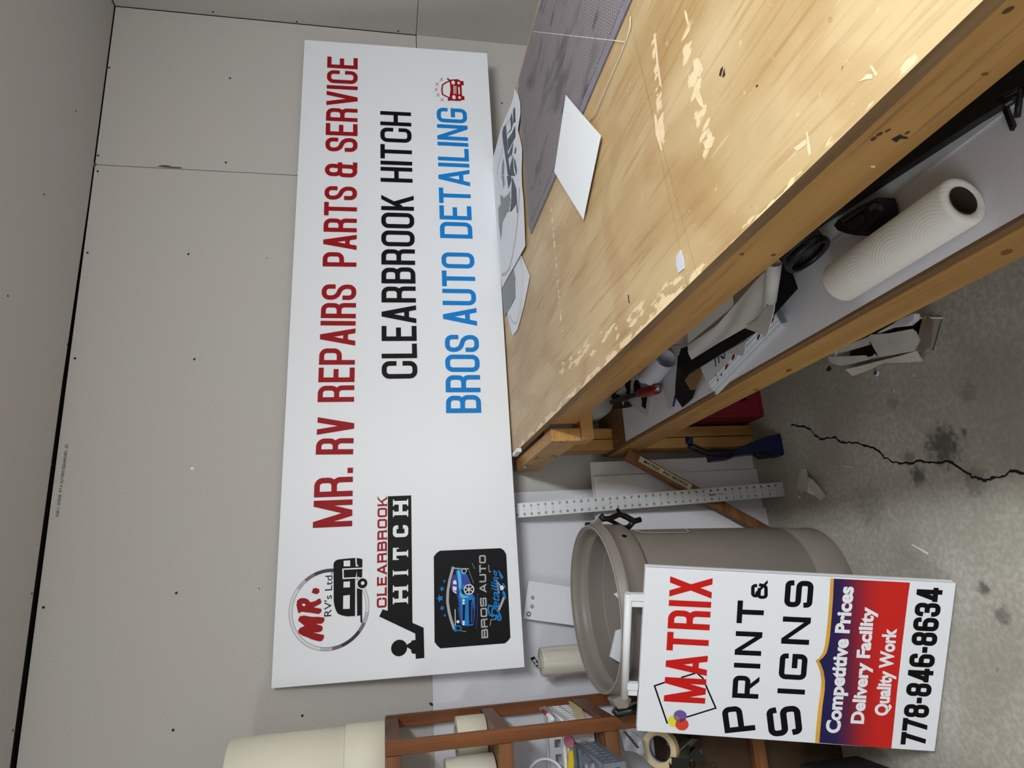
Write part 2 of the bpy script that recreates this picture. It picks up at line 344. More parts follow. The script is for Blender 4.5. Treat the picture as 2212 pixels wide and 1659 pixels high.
# ------------------------------------------------------------------ lettering: stroked sign letters and plain text
GL = {
 'A': [('D', 0, 0, .5, 1), ('D', 1, 0, .5, 1), ('P', [(.2, .24), (.8, .24)])],
 'B': [('P', [(0, 0), (0, 1)]), ('P', [(0, .53), (.95, .53, 1), (.95, 1, 1), (0, 1)]), ('P', [(0, .53), (1, .53, 1), (1, 0, 1), (0, 0)])],
 'C': [('P', [(1, .68), (1, 1, 1), (0, 1, 1), (0, 0, 1), (1, 0, 1), (1, .32)])],
 'D': [('P', [(0, 0), (0, 1)]), ('P', [(0, 1), (1, 1, 1), (1, 0, 1), (0, 0)])],
 'E': [('P', [(0, 0), (0, 1)]), ('P', [(0, 1), (1, 1)]), ('P', [(0, .52), (.85, .52)]), ('P', [(0, 0), (1, 0)])],
 'G': [('P', [(1, .74), (1, 1, 1), (0, 1, 1), (0, 0, 1), (1, 0, 1), (1, .46), (.5, .46)])],
 'g': [('P', [(1, .86), (1, 1, 1), (0, 1, 1), (0, 0, 1), (1, 0, 1), (1, .44), (.55, .44)])],
 'c': [('P', [(1, .86), (1, 1, 1), (0, 1, 1), (0, 0, 1), (1, 0, 1), (1, .14)])],
 'H': [('P', [(0, 0), (0, 1)]), ('P', [(1, 0), (1, 1)]), ('P', [(0, .5), (1, .5)])],
 'I': [('P', [(0, 0), (0, 1)])],
 'K': [('P', [(0, 0), (0, 1)]), ('D', .08, .36, 1, 1), ('D', 1, 0, .42, .62)],
 'L': [('P', [(0, 0), (0, 1)]), ('P', [(0, 0), (1, 0)])],
 'M': [('P', [(0, 0), (0, 1)]), ('P', [(1, 0), (1, 1)]), ('D', .0, 1, .5, 0), ('D', 1, 1, .5, 0)],
 'N': [('P', [(0, 0), (0, 1)]), ('P', [(1, 0), (1, 1)]), ('D', 0, 1, 1, 0)],
 'O': [('P', [(.5, 1), (0, 1, 1), (0, 0, 1), (1, 0, 1), (1, 1, 1), (.5, 1)])],
 'P': [('P', [(0, 0), (0, 1)]), ('P', [(0, 1), (1, 1, 1), (1, .43, 1), (0, .43)])],
 'R': [('P', [(0, 0), (0, 1)]), ('P', [(0, 1), (.95, 1, 1), (.95, .48, 1), (0, .48)]), ('P', [(.3, .48), (.97, .48, 1), (.97, 0)])],
 'r': [('P', [(0, 0), (0, 1)]), ('P', [(0, 1), (1, 1, 1), (1, .42, 1), (0, .42)]), ('D', 1, 0, .45, .42)],
 'S': [('P', [(1, .7), (1, 1, 1), (0, 1, 1), (0, .58, 1), (1, .42, 1), (1, 0, 1), (0, 0, 1), (0, .3)])],
 's': [('P', [(1, .86), (1, 1, 1), (0, 1, 1), (0, .51, 1), (1, .51, 1), (1, 0, 1), (0, 0, 1), (0, .14)])],
 'T': [('P', [(0, 1), (1, 1)]), ('P', [(.5, 0), (.5, 1)])],
 'U': [('P', [(0, 1), (0, 0, 1), (1, 0, 1), (1, 1)])],
 'V': [('D', 0, 1, .5, 0), ('D', 1, 1, .5, 0)],
 'X': [('D', 0, 0, 1, 1), ('D', 1, 0, 0, 1)],
 '&': [('P', [(.8, .74), (.8, 1, 1), (.05, 1, 1), (.05, .54, 1), (.95, .54)]), ('P', [(.3, .54), (0, .54, 1), (0, 0, 1), (.78, 0, 1), (.78, .66)]), ('P', [(.78, 0), (1, 0)])],
 'q': [('P', [(.75, .8), (.75, 1, 1), (.1, 1, 1), (.1, .55, 1), (.5, .5)]), ('P', [(.35, .54), (0, .54, 1), (0, 0, 1), (.7, 0, 1), (.78, .4)]), ('D', 1, 0, .2, .75)],
 '.': [('Q', 0, 0)], '-': [('P', [(0, .42), (1, .42)])],
 '3': [('P', [(0, .82), (0, 1, 1), (1, 1, 1), (1, .52, 1), (.4, .52)]), ('P', [(.4, .52), (1, .52, 1), (1, 0, 1), (0, 0, 1), (0, .18)])],
 '4': [('P', [(.78, 0), (.78, 1)]), ('P', [(0, .2), (1, .2)]), ('D', 0, .2, .72, 1)],
 '6': [('P', [(1, .86), (1, 1, 1), (0, 1, 1), (0, 0, 1), (1, 0, 1), (1, .54, 1), (0, .54)])],
 '7': [('P', [(0, 1), (1, 1)]), ('D', .25, 0, 1, 1)],
 '8': [('P', [(.5, 1), (0, 1, 1), (0, .53, 1), (1, .53, 1), (1, 1, 1), (.5, 1)]), ('P', [(.5, .53), (0, .53, 1), (0, 0, 1), (1, 0, 1), (1, .53, 1), (.5, .53)])],
}
WID = {'M': 1.32, 'I': 0, '.': 0, '-': .45, 'A': 1.08, 'V': 1.08, 'X': 1.05, 'N': 1.04, 'T': .98, 'E': .88, 'L': .84, '4': 1.05, 'q': 1.1}
def rounded(pts, rad):
    out = []; n = len(pts)
    for i, p in enumerate(pts):
        P = Vector((p[0], p[1]))
        if len(p) > 2 and 0 < i < n-1:
            A = Vector(pts[i-1][:2]); B = Vector(pts[i+1][:2]); r = min(rad, (A-P).length*.5+1e-9 if i > 1 else (A-P).length, (B-P).length*.5+1e-9 if i < n-2 else (B-P).length)
            a = P+(A-P).normalized()*r; b = P+(B-P).normalized()*r
            for k in range(9):
                out.append(arc(a, P, b, k/8))
        else: out.append(P)
    q = [out[0]]
    for p in out[1:]:
        if (p-q[-1]).length > 1e-6: q.append(p)
    return q
def arc(a, c, b, t):
    # quarter-ellipse-like corner between a and b with corner point c
    w = math.sqrt(.5); s = (1-t)**2+2*w*t*(1-t)+t*t
    return (a*(1-t)**2+c*2*w*t*(1-t)+b*t*t)/s
def ribbon(pts, t, cap=True):
    """polyline -> list of quads (2-D) of stroke width t"""
    n = len(pts); L = []; R = []
    pts = list(pts); closed = (pts[0]-pts[-1]).length < 1e-6
    if closed: cap = False
    if cap:
        d = (pts[0]-pts[1]).normalized(); pts[0] = pts[0]+d*t/2
        d = (pts[-1]-pts[-2]).normalized(); pts[-1] = pts[-1]+d*t/2
    for i in range(n):
        if closed: a = pts[i-1] if i else pts[-2]; b = pts[i+1] if i < n-1 else pts[1]
        else: a = pts[max(0, i-1)]; b = pts[min(n-1, i+1)]
        d1 = (pts[i]-a); d2 = (b-pts[i])
        if d1.length < 1e-9: d1 = d2
        if d2.length < 1e-9: d2 = d1
        d1.normalize(); d2.normalize(); n1 = Vector((-d1.y, d1.x)); n2 = Vector((-d2.y, d2.x)); m_ = n1+n2
        if m_.length < 1e-6: m_ = n1
        m_.normalize(); k = t/2/max(.35, m_.dot(n1)); L.append(pts[i]+m_*k); R.append(pts[i]-m_*k)
    return [(L[i], R[i], R[i+1], L[i+1]) for i in range(n-1)]
def strokes(txt, total, h, t, gap, tv=None, rad=None, sp=None):
    """quads (2-D) for txt laid in a box total x h with stroke t"""
    unit = 0; fixed = 0
    for i, ch in enumerate(txt):
        if ch == ' ': fixed += sp or gap*3; continue
        k = WID.get(ch, 1); unit += k
        if k == 0: fixed += t
        if i: fixed += gap
    wu = (total-fixed)/max(unit, 1e-6) if unit else 0
    x = 0; out = []
    for i, ch in enumerate(txt):
        if ch == ' ': x += sp or gap*3; continue
        if i and txt[i-1] != ' ': x += gap
        elif i: x += gap
        wd = WID.get(ch, 1)*wu or t
        tt = t
        mp = lambda p: (x+tt/2+p[0]*(wd-tt), tt/2+p[1]*(h-tt))+tuple(p[2:])
        for si, s in enumerate(GL[ch]):
            e = si*4e-5
            if s[0] == 'P':
                out += [tuple(Vector((p.x, p.y, e)) for p in q) for q in ribbon(rounded([mp(p) for p in s[1]], rad or min(wd-tt, h*.3)*.5), tt)]
            elif s[0] == 'Q': out.append((Vector((x, 0)), Vector((x+tt, 0)), Vector((x+tt, tt)), Vector((x, tt))))
            else:
                _, a0, b0, a1, b1 = s; hw = tt*.53
                X0 = x+hw+a0*(wd-2*hw); X1 = x+hw+a1*(wd-2*hw); Y0 = b0*h; Y1 = b1*h
                out.append(tuple(Vector((a, b, e)) for a, b in ((X0-hw, Y0), (X0+hw, Y0), (X1+hw, Y1), (X1-hw, Y1))))
        x += wd
    return out
def serif(txt, total, h, t, gap):
    """slab-serif version: thick stems, thin joins, small feet"""
    q = strokes(txt, total, h, t, gap); unit = 0; fixed = 0
    for i, ch in enumerate(txt):
        k = WID.get(ch, 1); unit += k; fixed += (t if k == 0 else 0)+(gap if i else 0)
    wu = (total-fixed)/max(unit, 1e-6); x = 0; ft = t*.32; ov = t*.42
    def foot(cx, y): q.append(tuple(Vector((a, b, 2e-4)) for a, b in ((cx-t/2-ov, y), (cx+t/2+ov, y), (cx+t/2+ov, y+ft), (cx-t/2-ov, y+ft))))
    for i, ch in enumerate(txt):
        if i: x += gap
        wd = WID.get(ch, 1)*wu or t
        if ch in 'HKLERBIPDT':
            c = x+t/2 if ch != 'T' else x+wd/2
            foot(c, 0)
            if ch != 'T': foot(c, h-ft)
        if ch in 'HK': foot(x+wd-t/2, 0); foot(x+wd-t/2, h-ft)
        if ch in 'AR': foot(x+wd-t/2, 0)
        if ch == 'A': foot(x+t/2, 0)
        if ch in 'T': q += [tuple(Vector((a, b, 2e-4)) for a, b in ((x0, h-t*1.6), (x0+ft, h-t*1.6), (x0+ft, h), (x0, h))) for x0 in (x, x+wd-ft)]
        x += wd
    return q
_TXT = {}
def plain(txt, bold=0., shear=0.):
    """plain sans text as 2-D triangles, scaled so that capital height = 1; returns (tris, xmin, xmax)"""
    def mk(t):
        c = bpy.data.curves.new('t', 'FONT'); c.body = t; c.size = 1; c.offset = bold; c.shear = shear; c.fill_mode = 'FRONT'; c.resolution_u = 4
        o = bpy.data.objects.new('t', c); COL.objects.link(o); dg = bpy.context.evaluated_depsgraph_get(); dg.update()
        me = bpy.data.meshes.new_from_object(o.evaluated_get(dg)); me.calc_loop_triangles()
        vs = [Vector((v.co.x, v.co.y)) for v in me.vertices]; tr = [tuple(vs[i] for i in l.vertices) for l in me.loop_triangles]
        bpy.data.objects.remove(o); bpy.data.curves.remove(c); bpy.data.meshes.remove(me); return vs, tr
    if ('H', bold) not in _TXT:
        v, _ = mk('H'); _TXT[('H', bold)] = (min(p.y for p in v), max(p.y for p in v))
    y0, y1 = _TXT[('H', bold)]; k = 1/(y1-y0)
    key = (txt, bold, shear)
    if key not in _TXT:
        vs, tr = mk(txt); tr = [tuple(Vector((p.x*k, (p.y-y0)*k)) for p in t) for t in tr]
        xs = [p.x for t in tr for p in t]; _TXT[key] = (tr, min(xs), max(xs))
    return _TXT[key]
def plainfit(txt, total, h, bold=0., shear=0.):
    tr, a, b = plain(txt, bold, shear); s = total/(b-a)
    return [tuple(Vector(((p.x-a)*s, p.y*h)) for p in t) for t in tr]

class Face:
    """a flat printed face: photo corners (bl, br, tl, tr) <-> the four 3-D corners of the panel"""
    def __init__(s, px, P):
        s.P = [Vector(p) for p in P]; A = []; b = []
        for (x, y), (u, v) in zip(px, ((0, 0), (1, 0), (0, 1), (1, 1))):
            A.append([x, y, 1, 0, 0, 0, -u*x, -u*y]); b.append(u); A.append([0, 0, 0, x, y, 1, -v*x, -v*y]); b.append(v)
        s.h = np.append(np.linalg.solve(np.array(A), np.array(b)), 1)
        s.n = (s.P[1]-s.P[0]).cross(s.P[2]-s.P[0]).normalized()
        s.W = ((s.P[1]-s.P[0]).length+(s.P[3]-s.P[2]).length)/2; s.H = ((s.P[2]-s.P[0]).length+(s.P[3]-s.P[1]).length)/2
    def ab(s, x, y):
        h = s.h; d = h[6]*x+h[7]*y+1; return Vector(((h[0]*x+h[1]*y+h[2])/d*s.W, (h[3]*x+h[4]*y+h[5])/d*s.H))
    def at(s, a, b, lift=0.):
        u, v = a/s.W, b/s.H; p = s.P
        return (p[0]*(1-u)+p[1]*u)*(1-v)+(p[2]*(1-u)+p[3]*u)*v+s.n*lift
    def put(s, mb, polys, o, ex, ey, lift, mi=0):
        for q in polys:
            pts = [s.at(*(o+ex*p.x+ey*p.y), lift+(p.z if len(p) > 2 else 0)) for p in q]; mb.add(pts, [tuple(range(len(pts)))], mi)
    def line(s, mb, start, end, top, gen, lift, mi=0):
        """start/end of the baseline and top of the first letter, as photo points; gen(total, h) -> polys"""
        a, b, c = s.ab(*start), s.ab(*end), s.ab(*top); ex = (b-a); T = ex.length; ex.normalize(); ey = Vector((-ex.y, ex.x))
        s.put(mb, gen(T, abs((c-a).dot(ey))), a, ex, ey, lift, mi)
    def shape(s, mb, px, lift, mi=0): mb.flat([s.at(*s.ab(*p), lift) for p in px], mi)
    def stroke(s, mb, px, t, lift, mi=0):
        pts = [s.ab(*p) for p in px]
        for q in ribbon(pts, t): mb.add([s.at(p.x, p.y, lift) for p in q], [(0, 1, 2, 3)], mi)
    def disc(s, mb, px, r, lift, mi=0, k=32, r0=0., a0=0., a1=2*math.pi, ry=None):
        c = s.ab(*px); ry = ry or r; n = k
        for i in range(n):
            t0 = a0+(a1-a0)*i/n; t1 = a0+(a1-a0)*(i+1)/n
            q = [(c.x+r*math.cos(t0), c.y+ry*math.sin(t0)), (c.x+r*math.cos(t1), c.y+ry*math.sin(t1))]
            if r0: q += [(c.x+r0*math.cos(t1), c.y+r0*math.sin(t1)), (c.x+r0*math.cos(t0), c.y+r0*math.sin(t0))]
            else: q += [(c.x, c.y)]
            mb.add([s.at(*p, lift) for p in q], [tuple(range(len(q)))], mi)
    def star(s, mb, px, r, lift, mi=0):
        c = s.ab(*px); pts = []
        for i in range(10):
            a = math.pi/2+i*math.pi/5; k = r if i % 2 == 0 else r*.42; pts.append(s.at(c.x+k*math.cos(a), c.y+k*math.sin(a), lift))
        mb.flat(pts, mi)

# ================================================================== the room
H = 2.4384; XL, YF = -6.2, -6.0; G = .012
SZ = H-1.2192
def wall_back():
    mb = MB()
    # three hung boards with open joints, backed by dark studs behind
    vx = -.7439; g = .0016
    def board(x0, x1, z0, z1): mb.box((x0, 0, z0), (x1, .0127, z1))
    board(vx+g, -.0006, SZ+g, H-.004); board(XL, vx-g, SZ+g, H-.004); board(XL, .003, .0, SZ-g)
    mb.box((XL, .0127, 0), (0, .06, H), 1)
    return mb.build('wall_back', [M_WALL, mat('dark_stud_gap', (38, 32, 28), .9)])
structure(wall_back())
def wall_right():
    mb = MB(); g = .0018
    mb.box((0.003, YF, SZ+g), (.0157, -.0012, H-.003)); mb.box((.003, YF, 0), (.0157, -.0002, SZ-g*.4)); mb.box((.0157, YF, 0), (.06, .06, H), 1)
    return mb.build('wall_right', [M_WALL, MATS['dark_stud_gap']])
structure(wall_right())
structure(MB().box((XL-.05, YF, 0), (XL, .06, H)).build('wall_left', M_WALL))
structure(MB().box((XL, YF-.05, 0), (.06, YF, H)).build('wall_front', M_WALL))
floor = structure(MB().box((XL, YF, -.05), (.06, .06, 0)).build('floor', M_FLOOR))
def ceiling():
    mb = MB()
    # the board stops short of the wall: a dark gap that widens to the left
    a, b = -.004, -.030
    n = 24
    P = [(XL, b*1.9), (-2.75, b), (-1.6, b*.72), (-.9, -.004), (0.0, -.003)]
    mb.prism([(x, y, H) for x, y in P]+[(0.06, YF, H), (XL, YF, H)], (0, 0, .0127))
    mb.box((XL, YF, H+.0127), (.06, .06, H+.05), 1)
    return mb.build('ceiling', [M_CEIL, MATS['dark_stud_gap']])
ceil = structure(ceiling())
wb = bpy.data.objects['wall_back']; wr = bpy.data.objects['wall_right']
# broken edge of the upright joint, and the tapered board edge along the ceiling
M_HOLE = mat('dark_screw_head', (30, 26, 24), .5)
def screw(px, py, par, r=.0042):
    if par is wb: p = Y(px, py, 0); n = Vector((0, -1, 0))
    elif par is wr: p = X(px, py, .003); n = Vector((-1, 0, 0))
    else: p = Z(px, py, H); n = Vector((0, 0, -1))
    q = n.to_track_quat('Z', 'Y').to_matrix().to_4x4()
    MB().lathe([(r, -.001), (r, .0004), (r*.5, .0003), (0.0001, .0002)], Matrix.Translation(p)@q, 12).build('screw', M_HOLE, par)
for x, y in ((497, 169), (236, 146), (212, 336), (211, 370), (488, 351), (407, 549), (162, 774), (420, 776), (94, 1312), (381, 1281),
             (374, 1577), (653, 1546), (930, 1520), (933, 1522), (1084, 223), (577, 557), (189, 546), (560, 1271)): screw(x, y, wb, .0042 if x != 560 and x != 577 else .002)
for x, y in ((460, 26), (641, 47), (860, 67)): screw(x, y, wr)
for x, y in ((164, 240), (95, 420), (17, 639), (145, 744), (112, 1004), (69, 1282), (28, 1578)): screw(x, y, ceil, .0036)
p = Y(415, 1012, 0); q = Vector((0, -1, 0)).to_track_quat('Z', 'Y').to_matrix().to_4x4()
MB().lathe([(.0055, -.001), (.0055, .0006), (.003, .0002), (0, .0)], Matrix.Translation(p)@q, 14).build('screw', mat('filled_screw_white', (244, 240, 232), .6), wb)['label'] = 'white filled screw dimple'
def chip(pts, par, name='torn_edge'): MB().flat([Y(x, y, -.0006) for x, y in pts]).build(name, mat('torn_gypsum_dark', (92, 84, 76), .9), par)  # flat dark grey patch laid over a torn board edge
chip([(338, 359), (352, 356.5), (362, 357), (372, 360), (392, 361), (393, 364), (370, 363), (350, 361)], wb)
chip([(198, 352), (206, 350), (209, 356), (204, 362), (199, 358)], wb)
# maker's line printed on the board tape, upside down along the ceiling
mb = MB()
def print_on(mb, polys, o, ex, ey): 
    for t in polys: mb.add([o+ex*p.x+ey*p.y for p in t], [tuple(range(len(t)))])
a, b = Y(141, 960, -.0008), Y(120, 1116, -.0008); ex = (b-a).normalized()
print_on(mb, plainfit('1/2"  CERTAINTEED EASI-LITE  4\' x 8\'  09/02/23  V 09:31', (b-a).length, .0085, .01), a, ex, Vector((-ex.z, 0, ex.x)))
mb.build('board_print', mat('board_ink', (60, 56, 54), .8), wb)
# crack across the slab
pts = zz(1600, 600, .3617, [(300, 880), (340, 882), (380, 885), (405, 902), (430, 925), (455, 948), (480, 965), (520, 957), (560, 955), (590, 972), (620, 990), (650, 983),
      (680, 985), (740, 998), (790, 1010), (830, 1035), (860, 1075), (910, 1100), (970, 1106), (1030, 1112), (1075, 1090), (1120, 1100), (1180, 1099), (1245, 1095), (1300, 1130),
      (1370, 1180), (1410, 1196), (1450, 1208), (1490, 1203), (1530, 1195), (1575, 1178), (1620, 1160), (1692, 1165), (1760, 1172), (1900, 1150)])
mb = MB(); P = [Z(x, y, 0) for x, y in pts]; Q = []
for i in range(len(P)-1):
    for k in range(3): Q.append(P[i].lerp(P[i+1], k/3)+Vector((random.uniform(-.003, .003), random.uniform(-.003, .003), 0)))
L_, R_ = [], []
for i in range(len(Q)):
    d = (Q[min(i+1, len(Q)-1)]-Q[max(0, i-1)]).normalized(); n = Vector((-d.y, d.x, 0)); wd = random.uniform(.0015, .0042)
    L_.append(Q[i]+n*wd+Vector((0, 0, .0004))); R_.append(Q[i]-n*wd+Vector((0, 0, .0004)))
for i in range(len(Q)-1): mb.add([L_[i], R_[i], R_[i+1], L_[i+1]], [(0, 1, 2, 3)])
mb.build('crack', mat('crack_dark', (26, 24, 22), .95), floor)

# ================================================================== workbench
BX0, BX1, BY0, BY1, BZ = -1.918, -.74, -2.75, -.03, .93
bench = thing('workbench', 'large plywood-topped workbench of pine lumber with a low shelf', 'workbench', (-1.33, -1.35, 0))
MB().box((BX0, BY0, BZ-.019), (BX1, BY1, BZ)).build('tabletop', M_PLY, bench)
bpy.data.objects['tabletop'].data.materials.append(M_PLYEDGE)
for p in bpy.data.objects['tabletop'].data.polygons:
    if abs(p.normal.z) < .5: p.material_index = 1
MB().box((BX0+.003, BY0, BZ-.099), (BX0+.041, -.60, BZ-.0195)).build('apron', M_PINE, bench, .002)
MB().box((BX0+.041, BY0+.01, BZ-.099), (BX1, BY0+.048, BZ-.0195)).build('apron', M_PINEX, bench, .002)
MB().box((BX1-.041, BY0, BZ-.099), (BX1-.003, -.60, BZ-.0195)).build('apron', M_PINE, bench, .002)
MB().box((BX0+.05, -.47, BZ-.099), (BX1-.05, -.43, BZ-.0195)).build('cross_rail', M_PINEX, bench, .002)
led = MB().box((BX0-.044, -.585, BZ-.114), (BX0-.006, -.02, BZ-.026)).build('side_rail', M_PINE, bench, .002)
bk = mat('wood_knot', (120, 78, 36), .6)
for px, py in ((1211, 955), (1161, 988), (1157, 992)):
    p = X(px, py, BX0-.0445); MB().lathe([(.0001, 0), (.006, .0002), (0, .0004)], Matrix.Translation(p)@Matrix.Rotation(-math.pi/2, 4, 'Y')@Matrix.Diagonal((.6, 1.6, 1, 1)), 14).build('knot', bk, led)
for px, py in ((1135, 1006), (1195, 986)):
    p = X(px, py, BX0-.0445); mx = Matrix.Translation(p)@Matrix.Rotation(-math.pi/2, 4, 'Y')
    MB().lathe([(.011, 0), (.011, .002), (.006, .002)], mx, 16).lathe([(.006, .002), (.006, .008), (0, .008)], mx, 6, smooth=False).build('bolt', M_STEEL, led)
MB().box((BX0-.040, -.585, BZ-.154), (BX1, -.50, BZ-.1155)).build('cross_rail', M_PINEX, bench, .002)
for x0, x1 in ((-1.870, -1.832), (-1.911, -1.873)):
    MB().box((x0, -.15, 0), (x1, -.06, BZ-.1155)).build('leg', M_PINEX, bench, .002)
MB().box((BX1-.09, -.15, 0), (BX1-.05, -.06, BZ-.1)).build('leg', M_PINEX, bench, .002)
for x0 in (BX0+.05, BX1-.09): MB().box((x0, BY0+.06, 0), (x0+.04, BY0+.15, BZ-.1)).build('leg', M_PINEX, bench, .002)
SH = .5605
MB().box((BX0, BY0, .4546), (BX0+.038, -.012, .5415)).build('shelf_beam', M_PINE, bench, .003)
MB().box((BX1-.05, BY0, .4546), (BX1-.012, -.592, .5415)).build('shelf_beam', M_PINE, bench, .003)
MB().box((BX0+.003, BY0, .5420), (BX1-.02, -.022, SH)).build('shelf_board', wood('worn_shelf_board', (104, 74, 44), (136, 102, 64), 1, 1, (66, 44, 24)), bench)
def side_mark(px, name, m, xx=BX0+.0028, par=None): MB().flat([X(x, y, xx) for x, y in px]).build(name, m, bench)
def blob(cx_, cy_, a, b, rot, k=12): return [(cx_+a*math.cos(2*math.pi*i/k)*math.cos(rot)-b*math.sin(2*math.pi*i/k)*math.sin(rot), cy_+a*math.cos(2*math.pi*i/k)*math.sin(rot)+b*math.sin(2*math.pi*i/k)*math.cos(rot)) for i in range(k)]
M_KN = mat('wood_knot', (120, 78, 36), .6); M_ST = mat('black_stamp_ink', (40, 34, 28), .7)
for cx_, cy_, a, b in ((1603, 549, 5.5, 2.6), (1671, 551, 6, 2.6), (2128, 160, 9, 3.5), (1500, 618, 3, 2), (1382, 792, 3, 1.5)): side_mark(blob(cx_, cy_, a, b, -.2), 'knot', M_KN)
for cx_, cy_, a, b in ((1704, 800, 7, 3), (1633, 842, 5, 1.6), (2175, 545, 14, 5)): side_mark(blob(cx_, cy_, a, b, -.3), 'knot', M_KN, BX0-.0004)
side_mark(blob(1886, 360, 5.5, 2.6, .1), 'paint_spot', M_WHITEP)
side_mark([(1925, 301), (1945, 290), (1951, 294), (1962, 296), (1960, 300), (1945, 300), (1936, 308)], 'stamp', M_ST)
for cx_, cy_, a, b in ((1887, 300, 8, 4), (1900, 290, 9, 3.5), (1918, 282, 8, 2.5), (1960, 287, 7, 2.5), (2178, 22, 16, 5)): side_mark(blob(cx_, cy_, a, b, -.5, 9), 'stamp', mat('faded_stamp', (92, 64, 34), .7))
def top_mark(px, name, m): MB().flat([Z(x, y, BZ+.0004) for x, y in px]).build(name, m, bench)
for q in ([(1553, 163), (1556, 150), (1562, 142), (1561, 150), (1557, 165)], [(1560, 166), (1563, 152), (1566, 147), (1565, 154), (1567, 160), (1563, 167)], [(1632, 187), (1636, 182), (1638, 184), (1634, 189)], [(1356, 637), (1358, 655), (1360, 655), (1358, 636)]): top_mark(q, 'pen_mark', mat('black_pen', (46, 34, 26), .6))
M_CHIP = mat('raw_veneer', (236, 212, 172), .7, noise=.12, nscale=60)
for q in ([(1741, 285), (1745, 284), (1752, 330), (1748, 338), (1744, 322)], [(1714, 320), (1740, 300), (1742, 312), (1724, 326)], [(1878, 142), (1884, 142), (1896, 160), (1892, 166)], [(1853, 178), (1872, 160), (1884, 160), (1884, 170), (1868, 172)], [(1411, 75), (1416, 70), (1422, 130), (1430, 190), (1424, 182), (1416, 120)],
          [(1413, 245), (1418, 250), (1431, 325), (1428, 325), (1416, 290)], [(1525, 282), (1531, 276), (1540, 298), (1538, 318), (1524, 324), (1518, 306), (1528, 300)], [(1497, 130), (1508, 125), (1520, 150), (1512, 168), (1500, 160)], [(1500, 195), (1508, 188), (1514, 205), (1522, 235), (1512, 228), (1504, 215)],
          [(1478, 20), (1484, 28), (1489, 54), (1485, 54), (1480, 38)]): top_mark(q, 'scrape', M_CHIP)
# things lying on the bench
def outline_at(px, z): return [Z(x, y, z) for x, y in px]

def mat_mesh():
    M, N, L, B, v = new('grey_woven_mat', .75, .2); v = N.new('ShaderNodeNewGeometry').outputs['Position']
    mp = N.new('ShaderNodeMapping'); mp.inputs['Scale'].default_value = (1, 1, 1); mp.inputs['Rotation'].default_value = (0, 0, math.radians(24)); L.new(v, mp.inputs[0])
    ws = []
    for ax in 'XY':
        wv = N.new('ShaderNodeTexWave'); wv.bands_direction = ax; wv.inputs['Scale'].default_value = (48 if ax == 'X' else 26); wv.inputs['Distortion'].default_value = .6; L.new(mp.outputs[0], wv.inputs['Vector']); ws.append(wv.outputs['Fac'])
    k = mth(N, L, 'MULTIPLY', ws[0], ws[1]); n = noise(N, L, v, 5, 5, (3, 1, 1))
    c = mixc(N, L, smooth(N, L, k, .1, .7), lin((128, 121, 124)), lin((166, 158, 160)))
    c = mixc(N, L, smooth(N, L, n, .52, .72, 0, .65), c, lin((84, 80, 88)))
    n2 = noise(N, L, v, 9, 4, (2.4, .8, 1)); c = mixc(N, L, smooth(N, L, n2, .62, .70, 0, .55), c, lin((58, 56, 62)))
    L.new(c, B.inputs['Base Color'])
    b = N.new('ShaderNodeBump'); b.inputs['Strength'].default_value = .6; b.inputs['Distance'].default_value = .002; L.new(k, b.inputs['Height']); L.new(b.outputs[0], B.inputs['Normal'])
    return M
gm = thing('rubber_mat', 'grey textured mat lying along the far side of the workbench top', 'mat', (-1.05, -1.3, BZ))
x0, x1, y0, y1 = -1.328, -.765, -2.4, -.64
MB().box((x0+.026, y0+.026, BZ+.0004), (x1-.02, y1-.026, BZ+.005)).build('textured_field', mat_mesh(), gm)
mb = MB()
for a, b in (((x0, y0), (x0+.026, y1)), ((x1-.02, y0), (x1, y1)), ((x0+.026, y1-.026), (x1-.02, y1+.012)), ((x0+.026, y0), (x1-.02, y0+.026))):
    mb.box((a[0], a[1], BZ+.0004), (b[0], b[1], BZ+.004))
mb.build('border', mat('lavender_grey_hem', (134, 129, 140), .7, noise=.1, nscale=40), gm)
mb = MB()   # light chalk line across the mat
a, b = Z(1152, 68, BZ+.0052), Z(1350, 90, BZ+.0052); d = (b-a).normalized(); n = Vector((-d.y, d.x, 0))*.0006
mb.add([a-n, b-n, b+n, a+n], [(0, 1, 2, 3)]); mb.build('chalk_line', M_WHITEP, gm)

def sheet_quad(corner_px, z, fn, nu=14, nv=10, th=.0006):
    C = [Z(x, y, z) for x, y in corner_px]
    mb = MB(); mb.grid(lambda u, v: (C[0]*(1-u)+C[1]*u)*(1-v)+(C[3]*(1-u)+C[2]*u)*v+Vector((0, 0, fn(u, v))), nu, nv, th); return mb
one(sheet_quad([(1222, 205), (1298, 293), (1259, 474), (1198, 371)], BZ+.008, lambda u, v: .0012*math.sin(3*u+v)),
    'paper_sheet', mat('bright_white_paper', (244, 248, 252), .7), 'blank white sheet of paper lying half on the grey mat', 'paper')
